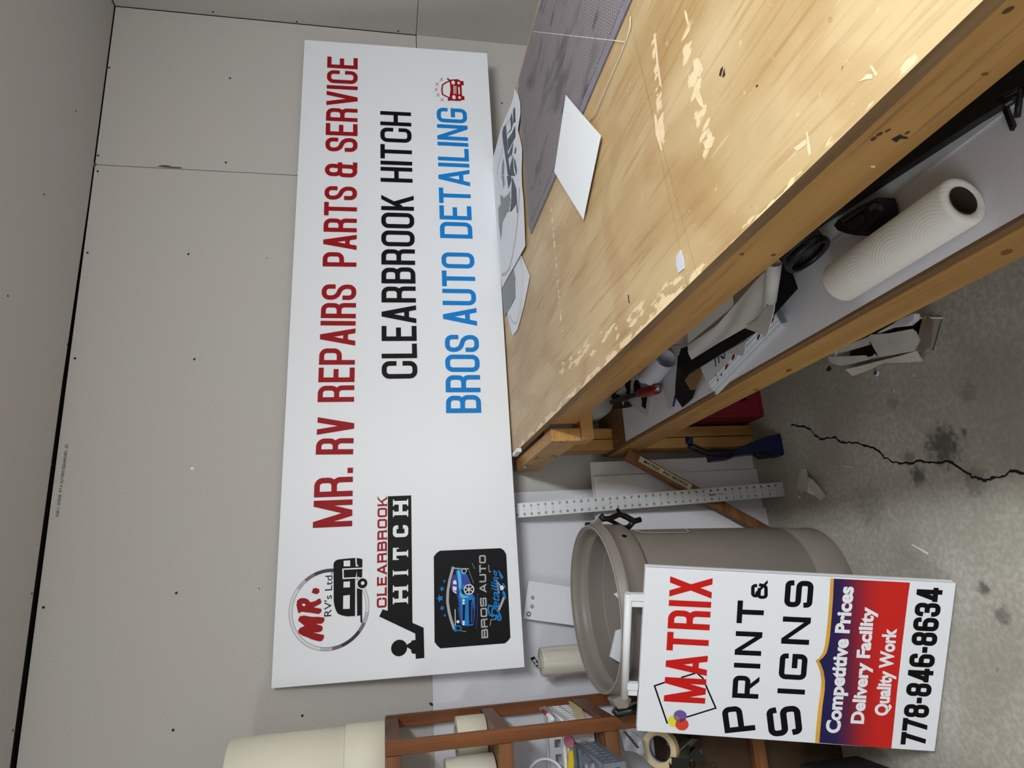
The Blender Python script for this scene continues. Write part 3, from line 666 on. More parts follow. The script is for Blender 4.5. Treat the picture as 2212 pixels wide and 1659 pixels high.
# printed sheet with eagle drawing along the far edge of the bench
ps = thing('printed_sheet', 'white printed sheet with navy lettering and a grey eagle beside the banner', 'printed sheet', Z(1110, 400, BZ))
OUT = [(1112, 192), (1119, 206), (1123, 222), (1123.5, 245), (1121, 262), (1118, 281), (1123, 300), (1127, 320), (1127, 340), (1126, 370), (1127, 400), (1130, 430), (1132, 470), (1134, 532),
       (1112, 572), (1084, 622), (1081, 590), (1077, 530), (1072, 480), (1067.5, 420), (1065.5, 370), (1066, 338), (1072, 315), (1081, 280), (1094, 248), (1104, 226), (1109, 210)]
PZ = BZ+.008
MB().prism(outline_at(OUT, PZ), (0, 0, -.0008)).build('sheet', M_PAPER, ps)
z3 = lambda pts: zz(1060, 180, .12048, pts); z4 = lambda pts: zz(1060, 380, .21692, pts)
mb = MB(); fl = lambda pts, lift=.0005, mi=0: mb.flat(outline_at(pts, PZ+lift), mi)
for q in ([(435, 425), (445, 690), (405, 720), (400, 470)], [(380, 520), (400, 720), (375, 830), (295, 915), (265, 740), (345, 640)], [(265, 740), (225, 790), (205, 880), (215, 1010), (250, 1250), (280, 1450), (305, 1650), (350, 1650), (310, 1300), (290, 960)],
          [(440, 750), (445, 960), (390, 1060), (310, 1220), (300, 1010), (385, 880)], [(405, 1050), (380, 1300), (330, 1400), (305, 1300)], [(345, 1500), (400, 1280), (410, 1560), (440, 1660), (340, 1660)],
          [(440, 1130), (460, 1180), (445, 1270), (420, 1250)], [(415, 1330), (445, 1400), (470, 1560), (460, 1660), (425, 1500)]): mb = MB(); fl(z3(q)); mb.build('lettering', M_DGREY, ps)
mb = MB(); fl(z4([(160, 0), (200, 0), (210, 40), (175, 130)])); mb.build('lettering', M_DGREY, ps); mb = MB(); fl(z4([(215, 10), (255, 130), (262, 270), (210, 350), (190, 360), (205, 240), (205, 120)]))
mb.build('lettering', M_DGREY, ps); mb = MB(); fl(z4([(262, 250), (270, 375), (262, 375), (255, 300)])); mb.build('lettering', M_DGREY, ps)
mb = MB(); fl(z3([(350, 645), (365, 810), (295, 905), (272, 745)]), .0009); mb.build('counter', M_PAPER, ps); mb = MB(); fl(z3([(372, 1270), (345, 1500), (318, 1350)]), .0009); mb.build('counter', M_PAPER, ps)
mb = MB(); fl = lambda pts, lift=.0005, mi=0: mb.flat(outline_at(pts, PZ+lift), mi)
fl(z3([(225, 1330), (245, 1480), (235, 1650), (195, 1650), (200, 1480)]))
fl(z4([(75, 320), (100, 280), (95, 200), (110, 190), (130, 220), (175, 180), (195, 140), (190, 200), (205, 240), (190, 260), (195, 290), (180, 320), (185, 350), (160, 370), (150, 400), (130, 430), (115, 480), (110, 570), (100, 640), (80, 480)]))
fl(z4([(105, 0), (130, 0), (140, 80), (125, 130), (118, 60)]))
mb.build('eagle_print', M_MGREY, ps)
mb = MB()
def ribbon_at(px, z, t):
    pts = [Z(x, y, z) for x, y in px]
    for q in ribbon([Vector((p.x, p.y)) for p in pts], t): mb.add([(p.x, p.y, z) for p in q], [(0, 1, 2, 3)])
ribbon_at(z4([(285, 130), (275, 330), (262, 480), (240, 650), (215, 800), (185, 920), (150, 975), (110, 985)]), PZ+.0006, .012)
mb.build('curved_band', mat('pale_mauve_print', (196, 190, 198), .5), ps); mb = MB()
ribbon_at(z3([(215, 1060), (205, 1200), (165, 1350), (130, 1500), (110, 1650)]), PZ+.0006, .005)
mb.build('curved_band', mat('pale_mauve_print', (196, 190, 198), .5), ps)
s2 = thing('printed_sheet', 'white sheet with thin oval outlines and a pointed end on the bench', 'printed sheet', Z(1125, 640, BZ))
MB().prism(outline_at(z4([(300, 785), (340, 880), (388, 995), (370, 1090), (330, 1290), (265, 1530), (217, 1595), (180, 1450), (160, 1340), (150, 1150), (200, 960)]), BZ+.003), (0, 0, -.0008)).build('sheet', M_PAPER, s2)
mb = MB()
for off in (0, 14):
    ribbon_at(z4([(290-off*.2, 810), (318-off, 900), (322-off, 1020), (318-off, 1180), (300-off, 1330), (265-off*.6, 1460), (235, 1480-off), (205+off*.3, 1440), (185+off*.3, 1380)]), BZ+.0034, .0012)
mb.build('oval_outline', M_MGREY, s2)
one(MB().prism(outline_at(z4([(222, 935), (238, 1010), (240, 1212), (190, 1310), (132, 1400), (118, 1250), (112, 1125), (160, 1040)]), BZ+.0056), (0, 0, -.0016)), 'grey_card', mat('slate_grey_card', (134, 140, 146), .5),
    'slate grey card lying on white sheets against the banner', 'card')
one(MB().tube([Z(x, y, BZ+.003) for x, y in ((1362, 36), (1361, 60), (1354, 84), (1338, 124), (1318, 170), (1300, 212), (1286, 246), (1275, 262))], .0012, 8), 'thin_cable', mat('clear_grey_cable', (214, 208, 196), .4),
    'thin pale cable lying on the plywood along the grey mat', 'cable')
one(MB().prism(outline_at([(1469, 540), (1476, 560), (1477.5, 580), (1465, 590), (1460.5, 572), (1461, 552)], BZ+.0014), (0, 0, -.001)), 'paper_scrap', mat('pale_blue_grey_scrap', (208, 212, 222), .6),
    'small pale grey scrap near the front edge of the bench top', 'scrap')
one(MB().prism([X(1107, 979, BX0-.012), X(1116, 968, BX0-.012), X(1126, 968, BX0-.012), X(1117, 978, BX0-.012)], (-.012, 0, 0)), 'tape_scrap', M_WHITEP, 'white scrap of tape at the far front corner of the bench', 'scrap')

# ================================================================== the big banner sign leaning behind the bench
FS = Face([(1133, 1441), (1052, 115), (586, 1487), (658, 86)], [(-2.615, -.11, .931), (-.148, -.11, .931), (-2.6197, -.02, 1.7315), (-.097, -.02, 1.691)])
FS.P = [Y(1133, 1441, -.14), Y(1052, 115, -.14), Y(586, 1487, -.03), Y(658, 86, -.03)]
FS.n = (FS.P[1]-FS.P[0]).cross(FS.P[2]-FS.P[0]).normalized()
banner = thing('banner_sign', 'long white sign board reading repairs, hitch and auto detailing, leaning on the wall', 'sign', (FS.P[0]+FS.P[1])/2)
mb = MB(); mb.prism([FS.P[0], FS.P[1], FS.P[3], FS.P[2]], -FS.n*.005)
mb.build('panel', M_SIGN, banner)
l0 = .0006
def bebas(txt, sw=.145, gap=.085, sp=None): return lambda T, h: strokes(txt, T, h, h*sw, h*gap, sp=sp)
for txt, a, b, c, sw in (('MR.', (765, 1125), (767, 996), (678.5, 1129), .145), ('RV', (767, 967), (770, 886), (684.5, 969), .145), ('REPAIRS', (769, 852.4), (773.8, 600.7), (688.6, 852.4), .14),
                     ('PARTS', (773.8, 562.4), (775, 393.3), (699.4, 560.5), .14), ('&', (775, 374), (775.6, 342.3), (703.4, 374), .14), ('SERVICE', (775.6, 320.3), (776, 125), (704.8, 320.3), .14)):
    mb = MB(); FS.line(mb, a, b, c, bebas(txt, sw), l0); mb.build('lettering', M_RED, banner)
for txt, a, b, c in (('CLEARBROOK', (906, 802), (897.3, 412.3), (829, 802)), ('HITCH', (895, 384.8), (891.5, 237.8), (826, 382.4))): mb = MB(); FS.line(mb, a, b, c, bebas(txt, .14), l0); mb.build('lettering', M_BLACK, banner)
for txt, a, b, c in (('BROS', (1041, 877), (1035, 709), (966.9, 877.5)), ('AUTO', (1032, 688.8), (1025, 533.4), (960.5, 688.8)), ('DETAILING', (1022.2, 503.2), (1009.5, 231), (953.8, 500))): mb = MB(); FS.line(mb, a, b, c, bebas(txt, .14), l0); mb.build('lettering', M_BLUE, banner)
# red car icon
K4 = lambda pts: zz(660, 100, .18083, pts)
mb = MB(); T = .0045
FS.stroke(mb, K4([(1722, 405), (1688, 420), (1652, 446), (1643, 500), (1652, 556), (1685, 572), (1727, 592)]), .0062, l0)
FS.shape(mb, K4([(1700, 380), (1708, 369), (1720, 370), (1735, 385), (1830, 380), (1868, 402), (1896, 402), (1900, 450), (1872, 452), (1880, 573), (1905, 574), (1909, 618), (1872, 622), (1860, 632), (1740, 625), (1722, 631), (1711, 622), (1714, 600), (1732, 590), (1745, 500), (1737, 420), (1722, 395)]), l0)
for c, rx, ry in (((1776, 420), .0075, .0105), ((1785, 588), .0075, .0105), ((1840, 425), .0055, .007), ((1850, 592), .0055, .007)): FS.disc(mb, K4([c])[0], ry, l0*1.6, 1, 20, ry=rx)
for x in (1781, 1794, 1808): FS.stroke(mb, K4([(x, 460), (x+2, 546)]), .0022, l0*1.6, 1)
FS.stroke(mb, K4([(1842, 478), (1847, 546)]), .0062, l0*1.6, 1)
for x, y in ((1638, 383), (1588, 437), (1578, 497), (1598, 562), (1648, 615)):
    FS.stroke(mb, K4([(x-19, y-17), (x+19, y+17)]), .0018, l0); FS.stroke(mb, K4([(x-17, y+19), (x+17, y-19)]), .0018, l0)
mb.build('car_icon', [M_RED, M_WHITEP], banner)
# round RV logo
K6 = lambda pts: zz(590, 1130, .18083, pts)
lg = MB(); C0 = K6([(690, 990)])[0]; R1 = (FS.ab(*C0)-FS.ab(*K6([(650, 1510)])[0])).length; R0 = R1*.912
M_RING = [mat('ring_print_%s' % n, c, .4) for n, c in (('pale', (226, 224, 230)), ('lilac', (190, 184, 192)), ('plum', (112, 98, 106)), ('dark', (34, 28, 32)))]
segs = [(20, 52, 1), (52, 66, 2), (66, 84, 3), (84, 90, 3), (205, 222, 0), (222, 238, 1), (238, 250, 1), (250, 262, 2), (262, 288, 3), (288, 302, 3), (302, 312, 2), (312, 324, 1), (324, 352, 0), (90, 205, 0)]
segs = [(38, 54, 1), (54, 66, 2), (66, 90, 3), (90, 112, 3), (112, 124, 2), (124, 138, 1), (138, 215, 0), (215, 234, 1), (234, 246, 2), (246, 270, 3), (270, 292, 3), (292, 304, 2), (304, 318, 1), (318, 340, 0)]
# photo-up is the sign's right: angle measured on the sign, 0 = right, 90 = up
segs = [(-8, 10, 3), (10, 24, 3), (24, 40, 2), (40, 56, 1), (56, 168, 0), (168, 186, 1), (186, 200, 2), (200, 232, 3), (232, 246, 2), (246, 262, 1), (262, 306, 0)]
for a0, a1, k in segs: FS.disc(lg, C0, R1, l0, k, 10, R0, math.radians(a0), math.radians(a1))
for a0, a1 in ((40, 306),):
    FS.disc(lg, C0, R1, l0*1.5, 2, 90, R1-.0012, math.radians(a0), math.radians(a1)); FS.disc(lg, C0, R0+.0012, l0*1.5, 2, 90, R0, math.radians(a0), math.radians(a1))
lg.build('logo_ring', M_RING, banner)
mb = MB()
FS.shape(mb, K6([(310, 1120), (330, 1080), (380, 1068), (480, 1085), (560, 1085), (632, 1095), (630, 1140), (600, 1170), (525, 1172), (600, 1195), (615, 1225), (600, 1262), (560, 1278), (495, 1278), (560, 1295), (628, 1310), (625, 1350), (600, 1388), (560, 1388), (480, 1365), (420, 1338), (370, 1320), (320, 1290), (308, 1262), (330, 1225), (390, 1197), (350, 1165), (318, 1140)]), l0*2)
FS.shape(mb, K6([(310, 1032), (290, 940), (298, 885), (335, 856), (385, 852), (430, 868), (462, 905), (520, 890), (558, 862), (582, 860), (597, 898), (588, 922), (500, 968), (560, 978), (597, 986), (596, 1022), (565, 1052), (520, 1045), (470, 1035), (400, 1028), (352, 1022), (322, 1040)]), l0*2)
FS.shape(mb, K6([(476, 785), (495, 735), (530, 728), (568, 742), (572, 780), (545, 805), (512, 802)]), l0*2)
FS.shape(mb, K6([(355, 935), (376, 918), (400, 930), (399, 946), (380, 955)]), l0*3, 1)
mb.build('logo_lettering', [mat('brush_red_print', (158, 26, 30), .5, spec=.15), M_WHITEP], banner)
mb = MB()
FS.line(mb, K6([(716, 1076)])[0], K6([(731, 540)])[0], K6([(628, 1076)])[0], lambda T_, h: plainfit("RV's Ltd.", T_, h), l0*2)
mb.build('logo_lettering', M_BLACK, banner)
mb = MB()
FS.shape(mb, K6([(742, 440), (752, 410), (775, 388), (810, 377), (905, 368), (1005, 360), (1028, 362), (1030, 500), (1005, 620), (1003, 1076), (905, 1080), (840, 1066), (795, 1045), (770, 1000), (752, 940), (745, 880)]), l0*2.5)
FS.shape(mb, K6([(1026, 362), (1062, 366), (1092, 377), (1088, 606), (1036, 612), (1028, 735), (1090, 735), (1090, 1078), (1092, 1150), (1082, 1160), (1070, 1155), (1068, 1066), (1030, 1076), (1026, 700)]), l0*2.5)
FS.disc(mb, K6([(1093, 672)])[0], .0195, l0*3.2, 1); FS.disc(mb, K6([(1093, 672)])[0], .0160, l0*3.8, 0); FS.disc(mb, K6([(1097, 670)])[0], .0058, l0*4.4, 1)
for q in ([(866, 395), (945, 390), (945, 462), (868, 464)], [(865, 652), (942, 648), (942, 722), (863, 724)], [(862, 824), (942, 815), (940, 986), (860, 988)]): FS.shape(mb, K6(q), l0*3.2, 1)
for q in ([(1088, 487), (858, 498), (862, 612), (1050, 602)], [(1017, 636), (1015, 1078)], [(1014, 362), (1020, 456), (1035, 456)]): FS.stroke(mb, K6(q), .0042, l0*3.2, 1)
mb.build('trailer_print', [M_BLACK, M_WHITEP], banner)
# hitch logo
K7 = lambda pts: zz(800, 1030, .2471, pts)
mb = MB()
FS.shape(mb, K7([(172, 118), (375, 110), (388, 1255), (485, 1300), (492, 1575), (417, 1583), (415, 1537), (388, 1535), (376, 1518), (377, 1500), (340, 1476), (340, 1452), (377, 1430), (380, 1416), (414, 1410), (412, 1353), (97, 1197), (127, 1133), (172, 1145)]), l0)
FS.disc(mb, K7([(272, 1483)])[0], (FS.ab(*K7([(272, 1483)])[0])-FS.ab(*K7([(204, 1483)])[0])).length*1.03, l0*1.4)
mb.build('hitch_print', M_BLACK, banner)
mb = MB(); FS.line(mb, K7([(163, 1114)])[0], K7([(166, 122)])[0], K7([(76, 1114)])[0], lambda T_, h: serif('CLEARBROOK', T_, h, h*.20, h*.20), l0); mb.build('logo_lettering', M_RED, banner)
for ch, y0, y1 in (('H', 1078, 912), ('I', 832, 768), ('T', 695, 562), ('c', 492, 362), ('H', 296, 145)):
    mb = MB()
    if ch == 'I': FS.line(mb, K7([(350, 815)])[0], K7([(350, 786)])[0], K7([(216, 815)])[0], lambda T_, h, c=ch: serif(c, T_, h, T_, 0), l0*2)
    else: FS.line(mb, K7([(350, y0-12)])[0], K7([(350, y1+12)])[0], K7([(216, y0-12)])[0], lambda T_, h, c=ch: serif(c, T_, h, h*.24, 0), l0*2)
    mb.build('logo_lettering', M_WHITEP, banner)
# auto detailing badge
K8 = lambda pts: zz(920, 1160, .15674, pts)
mb = MB(); FS.shape(mb, K8([(135, 210), (170, 160), (220, 125), (1035, 92), (1080, 125), (1110, 182), (1170, 1365), (1140, 1412), (1095, 1450), (228, 1517), (185, 1478), (148, 1425)]), l0); mb.build('badge', M_BLACK, banner)
mb = MB()
for x, y, r in ((280, 557, .0058), (248, 665, .0092), (222, 800, .0130), (250, 940, .0092), (287, 1045, .0055)): FS.star(mb, K8([(x, y)])[0], r, l0*2)
mb.build('badge_stars', M_BLUE, banner)
mb = MB(); FS.stroke(mb, K8([(395, 372), (352, 540), (327, 700), (322, 850), (345, 1000), (375, 1120), (412, 1228)]), .0088, l0*2)
FS.stroke(mb, K8([(385, 372), (560, 385), (600, 382)]), .004, l0*2); mb.build('badge_arc', M_GREYP, banner)
DB = mat('deep_blue_print', (18, 44, 168), .4); LB = mat('light_blue_print', (88, 190, 240), .4)
mb = MB(); sh = lambda px, k, mi: FS.shape(mb, K8(px), l0*k, mi)
sh([(430, 415), (480, 380), (540, 382), (560, 440), (585, 470), (612, 540), (640, 605), (630, 640), (560, 640), (510, 690), (520, 740), (650, 740), (680, 800), (672, 1180), (655, 1188), (605, 1195), (540, 1195), (515, 1175), (490, 1100), (470, 950), (458, 850), (470, 760), (480, 640), (455, 520)], 2, 0)
sh([(385, 520), (400, 480), (432, 455), (452, 520), (470, 640), (462, 740), (385, 690), (370, 640)], 2.4, 1)
sh([(372, 690), (450, 735), (470, 860), (480, 950), (455, 900), (390, 830)], 2.4, 2)
sh([(450, 735), (470, 860), (480, 1000), (500, 1150), (520, 1190), (505, 1000), (500, 860), (480, 790)], 2.6, 1)
sh([(455, 420), (480, 395), (500, 470), (510, 560), (505, 640), (480, 700), (470, 600), (462, 500)], 2.6, 3)
sh([(510, 470), (580, 475), (625, 600), (520, 610)], 2.6, 1); sh([(500, 690), (520, 740), (560, 770), (610, 765), (600, 790), (520, 800), (490, 760)], 2.6, 3)
sh([(395, 560), (430, 540), (442, 560), (446, 605), (400, 600)], 2.8, 4); sh([(395, 628), (447, 640), (442, 700), (392, 680)], 2.8, 4); sh([(392, 688), (442, 715), (445, 740), (395, 705)], 2.8, 4)
sh([(528, 890), (562, 888), (556, 1118), (526, 1118)], 2.8, 2); sh([(608, 830), (655, 822), (678, 1000), (672, 1160), (615, 1180)], 2.8, 2); sh([(640, 850), (660, 850), (660, 1140), (640, 1150)], 3, 1)
for y in (832, 872, 1138, 1168): FS.disc(mb, K8([(540, y)])[0], .0040, l0*3, 4, 16)
sh([(500, 400), (600, 390), (590, 460), (545, 440)], 2.6, 2)
FS.disc(mb, K8([(612, 676)])[0], .0185, l0*3, 2, 28); FS.disc(mb, K8([(612, 676)])[0], .0172, l0*3.4, 4, 28, .0140)
for k in range(6):
    a = k*math.pi/3; c = FS.ab(*K8([(612, 676)])[0]); d = Vector((math.cos(a), math.sin(a)))
    for q in ribbon([c+d*.0025, c+d*.0138], .0028): mb.add([FS.at(p.x, p.y, l0*3.4) for p in q], [(0, 1, 2, 3)], 4)
FS.disc(mb, K8([(545, 412)])[0], .0085, l0*3.2, 4, 16, .0066)
FS.stroke(mb, K8([(655, 740), (685, 780), (690, 900), (682, 1100), (665, 1180)]), .002, l0*2.6, 0); FS.stroke(mb, K8([(728, 735), (730, 900), (718, 1150), (708, 1230)]), .0018, l0*2.6, 1)
sh([(415, 1190), (440, 1178), (446, 1272), (416, 1280)], 3, 0); FS.stroke(mb, K8([(445, 1195), (490, 1195), (510, 1225), (500, 1258), (446, 1262)]), .0035, l0*3, 0)
FS.stroke(mb, K8([(425, 960), (428, 1080), (430, 1180)]), .0022, l0*3, 4); FS.stroke(mb, K8([(505, 1265), (575, 1278)]), .0015, l0*3, 5)
FS.disc(mb, K8([(465, 1135)])[0], .005, l0*2.9, 4, 12)
FS.stroke(mb, K8([(655, 305), (690, 385)]), .001, l0*2, 5); FS.stroke(mb, K8([(610, 400), (675, 590)]), .001, l0*2, 5)
mb.build('badge_car', [M_BLUE, DB, M_BLACK, LB, M_WHITEP, M_GREYP], banner)
mb = MB()
for txt, a, b, c in (('BrOs', (873, 1370), (848, 790), (783, 1376)), ('AUTO', (848, 722), (836, 188), (756, 722))): FS.line(mb, K8([a])[0], K8([b])[0], K8([c])[0], lambda T_, h, t_=txt.upper().replace('S', 's'): strokes(t_, T_, h, h*.22, h*.2), l0*2)
mb.build('badge_lettering', M_GREYP, banner)
mb = MB(); FS.line(mb, K8([(1022, 1085)])[0], K8([(1012, 395)])[0], K8([(895, 1085)])[0], lambda T_, h: plainfit('Detailing', T_, h*.86, .012, .35), l0*3.5)
FS.stroke(mb, K8([(935, 1060), (890, 1040), (868, 960), (880, 905), (940, 920), (1010, 990), (1042, 1070), (1035, 1112), (1005, 1112), (980, 1075)]), .0052, l0*3.5)
FS.stroke(mb, K8([(1025, 470), (1050, 520), (1062, 500), (1010, 420)]), .0045, l0*3.5)
mb.build('badge_lettering', M_BLUE, banner)
mb = MB()
FS.stroke(mb, K8([(1005, 985), (1040, 905), (1078, 800)]), .0075, l0*2); mb.build('polisher_print', M_GREYP, banner)
mb = MB(); FS.stroke(mb, K8([(1010, 720), (985, 560), (1040, 640)]), .006, l0*2); mb.build('polisher_print', M_GREYP, banner)
mb = MB(); FS.stroke(mb, K8([(900, 1190), (908, 1110), (965, 1105), (985, 1040)]), .002, l0*2); mb.build('polisher_print', M_GREYP, banner)
mb = MB(); FS.stroke(mb, K8([(872, 330), (885, 430), (905, 425)]), .002, l0*2); mb.build('polisher_print', M_GREYP, banner)
mb = MB(); FS.shape(mb, K8([(1055, 720), (1075, 690), (1100, 730), (1112, 815), (1085, 800)]), l0*2.6, 1); FS.shape(mb, K8([(1022, 640), (1060, 615), (1082, 650), (1070, 685), (1035, 690)]), l0*2.6, 2); FS.shape(mb, K8([(1052, 590), (1075, 590), (1105, 640), (1103, 672), (1085, 640)]), l0*2.8, 1)
mb.build('polisher_print', [M_GREYP, M_BLUE, M_WHITEP], banner)

# ================================================================== on the shelf under the bench
shz = SH+.0003
def lay(px, ztop, th): return MB().prism([Z(x, y, ztop) for x, y in px], (0, 0, -th))
z5 = lambda pts: zz(1280, 740, .13261, pts); zq = lambda pts: zz(1440, 560, .18083, pts); zr = lambda pts: zz(1650, 100, .36165, pts)
one(MB().box((-1.909, -2.58, shz), (-1.30, -.285, shz+.0015)), 'shelf_liner', M_LAV, 'pale lavender laminate sheet lining the low shelf of the bench', 'sheet')
one(MB().box((-1.768, -2.58, shz+.0018), (-1.42, -1.22, shz+.0045)), 'white_sheet', coroplast('cool_white_sheet', (232, 238, 244), 700, 1), 'cool white sheet lying on the lavender shelf liner behind the paper towel roll', 'sheet')
lt = shz+.0015
bb = [(2275, 150), (2212, 195), (2100, 264), (1995, 333), (1890, 402), (1800, 462), (1740, 500)]
one(MB().prism([Z(x, y, lt+.030) for x, y in bb]+[Z(x-36, y-85, lt+.030) for x, y in reversed(bb)], (0, 0, -.016)), 'black_bar', M_BLACKP, 'long black bar lying on the shelf under the front apron', 'bar')
# paper towel roll
def towel():
    M, N, L, B, v = new('embossed_paper_towel', .85, .2); B.inputs['Base Color'].default_value = lin((246, 245, 240))
    hs = []
    for c in ((-1.90, -1.62, .605), (-1.895, -1.535, .612), (-1.905, -1.69, .608)):
        d = N.new('ShaderNodeVectorMath'); d.operation = 'DISTANCE'; g = N.new('ShaderNodeNewGeometry'); L.new(g.outputs['Position'], d.inputs[0]); d.inputs[1].default_value = c
        hs.append((d.outputs['Value']))
    mn = mth(N, L, 'MINIMUM', mth(N, L, 'MINIMUM', hs[0], hs[1]), hs[2])
    w_ = mth(N, L, 'SINE', mth(N, L, 'MULTIPLY', mn, 2*math.pi/.0048)); n = noise(N, L, v, 500, 2)
    b = N.new('ShaderNodeBump'); b.inputs['Strength'].default_value = .3; b.inputs['Distance'].default_value = .0010
    L.new(mth(N, L, 'ADD', mth(N, L, 'MULTIPLY', w_, .5), mth(N, L, 'MULTIPLY', n, .8)), b.inputs['Height']); L.new(b.outputs[0], B.inputs['Normal'])
    return M
TR = .0365; ta, tb = Z(2083, 432, lt+TR), Z(1815, 610, lt+TR)
tr = thing('paper_towel_roll', 'white embossed paper towel roll lying on the shelf', 'paper towel roll', Vector(((ta.x+tb.x)/2, (ta.y+tb.y)/2, lt)))
dr = (tb-ta).normalized(); mx = Matrix.Translation(ta)@dr.to_track_quat('Z', 'Y').to_matrix().to_4x4(); LN = (tb-ta).length
MB().lathe([(.0215, .002), (.030, 0), (.034, .001), (TR, .004), (TR, LN-.004), (.034, LN), (.0215, LN)], mx, 64, closed=True).build('towel', towel(), tr)
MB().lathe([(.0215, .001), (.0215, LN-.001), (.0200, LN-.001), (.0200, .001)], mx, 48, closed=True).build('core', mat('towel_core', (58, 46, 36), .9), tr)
# black tools
def px_prism(pts, ztop, th): return lay(pts, ztop, th)
bt = thing('hand_tool', 'black hand tool with a rounded nose on the shelf behind the towel roll', 'tool', Z(1840, 460, lt))
px_prism(zr([(415, 1070), (440, 1035), (560, 960), (676, 900), (688, 930), (697, 975), (690, 1015), (600, 1105), (550, 1130), (490, 1118), (440, 1100)]), lt+.040, .034).build('body', M_BLACKP, bt, .006)
px_prism(zr([(615, 965), (655, 935), (690, 948), (697, 975), (690, 985), (655, 965), (630, 985)]), lt+.044, .006).build('nose_plate', mat('dull_grey_metal', (78, 80, 78), .4, .5), bt, .002)
px_prism(zr([(450, 1040), (590, 955), (600, 965), (465, 1055)]), lt+.046, .006).build('lever', mat('dark_rubber', (34, 34, 36), .5), bt, .002)
px_prism(zr([(455, 1075), (585, 1000), (600, 1045), (520, 1095)]), lt+.043, .004).build('side_plate', mat('dark_rubber2', (26, 26, 28), .25), bt, .001)
rg = thing('tape_roll', 'black roll with a ribbed side standing tilted by the grey cloth', 'roll', Z(1740, 545, lt))
c0 = Z(1741, 547, lt+.062); vv = (Vector(CAM)-c0).normalized(); tt = Vector(_d2*.66-_r2*.75); mx = Matrix.Translation(c0)@(vv*.42+tt*.9).normalized().to_track_quat('Z', 'Y').to_matrix().to_4x4()@Matrix.Scale(.84, 4)
MB().lathe([(.042, -.002), (.050, -.004), (.053, .004), (.050, .012), (.042, .012)], mx, 48, closed=True).build('rim', M_BLACKP, rg)
mb = MB()
for k in range(36):
    a = 2*math.pi*k/36; mb.lathe([(.0022, -.034), (.0022, -.003)], mx@Matrix.Translation((.0465*math.cos(a), .0465*math.sin(a), 0)), 6)
mb.lathe([(.0465, -.036), (.0465, -.004), (.043, -.004), (.043, -.036)], mx, 36, closed=True); mb.build('ribbed_side', MATS['dark_rubber'], rg)
MB().lathe([(.043, -.030), (0.0001, -.030)], mx, 36).build('inside_face', mat('dark_violet_grey', (70, 68, 78), .5), rg)
br = thing('metal_bracket', 'black triangular wire bracket lying at the near end of the shelf', 'bracket', Z(2180, 250, lt))
P = [Z(x, y, lt+.03) for x, y in zr([(1405, 312), (1535, 255), (1512, 425)])]
for a, b in ((P[0], P[1]), (P[1], P[2])): MB().tube([a, b], .004, 8).build('wire', M_BLACKP, br)
MB().prism([Z(x, y, lt+.012) for x, y in zr([(1400, 318), (1425, 315), (1490, 470), (1470, 505)])], (0, 0, -.006)).build('strip', M_BLACKP, br)
MB().tube([Z(x, y, lt+.022) for x, y in zr([(1425, 318), (1455, 345), (1500, 300)])], .003, 8).build('wire', M_STEEL, br)
# stack of small printed signs
STK = zz(1300, 500, .3014, [(770, 1040), (826, 1160), (1312, 668), (1258, 555), (1000, 640)])
base = lay(STK, lt+.0045, .0038); stack = []
M_STK = coroplast('small_sign_white', (232, 238, 244), 900, 1)
s0 = base.build('small_sign', M_STK)
names = ['undermost small white sign of the stack on the shelf', 'second white sign from the bottom of the shelf stack', 'third white sign from the bottom of the shelf stack', 'fourth white sign from the bottom of the shelf stack',
         'fifth white sign from the bottom of the shelf stack', 'sixth white sign from the bottom of the shelf stack', 'topmost white sign of the shelf stack with navy lettering']
for k in range(7):
    o = s0 if k == 0 else s0.copy()
    if k: COL.objects.link(o)
    o.location = (.0035*k+random.uniform(-.003, .003), random.uniform(-.008, .008), .0041*k); tag(o, names[k], 'sign', 'white signs stacked on the low shelf'); stack.append(o)
ztop = lt+.0045+6*.0041
mb = MB()
def stroke_at(mb, px, z, t):
    pts = [Z(x, y, z) for x, y in px]
    for q in ribbon([Vector((p.x, p.y)) for p in pts], t): mb.add([(p.x, p.y, z) for p in q], [(0, 1, 2, 3)])
for q in ([(578, 1190), (585, 1275)], [(615, 1150), (625, 1232)], [(650, 1160), (672, 1185), (690, 1170), (692, 1130)]):
    mb = MB(); stroke_at(mb, zq(q), ztop+.0006, .0045)
    tl = mb.build('lettering', mat('navy_print', (36, 36, 92), .5)); tl.parent = stack[6]; tl.matrix_parent_inverse = Matrix.Translation(stack[6].location).inverted()
for x, y, r in ((797, 1170, 7), (715, 1285, 7), (655, 1380, 4), (612, 1443, 4), (1262, 733, 6), (1098, 930, 6), (585, 1388, 3)):
    p = Z(*zq([(x, y)])[0], ztop+.0007); mb = MB(); mb.lathe([(.0001, 0), (r*.0006, .0002), (0.0001, .0003)], Matrix.Translation(p)@Matrix.Rotation(.5, 4, 'Z')@Matrix.Diagonal((1, 2.2, 1, 1)), 10)
    tl = mb.build('red_mark', M_RED); tl.parent = stack[6]; tl.matrix_parent_inverse = Matrix.Translation(stack[6].location).inverted()
one(lay(zq([(1310, 650), (1345, 570), (1420, 748), (1370, 772)]), lt+.026, .004), 'slotted_strip', mat('grey_slotted_plastic', (150, 152, 162), .5), 'grey slotted strip at the near end of the white sign stack', 'strip')
zs = ztop+.002
one(lay(zq([(690, 1110), (945, 975), (932, 1085), (912, 1158)]), zs+.004, .0022), 'white_offcut', M_SHEET2, 'small white offcut lying on top of the sign stack', 'offcut')
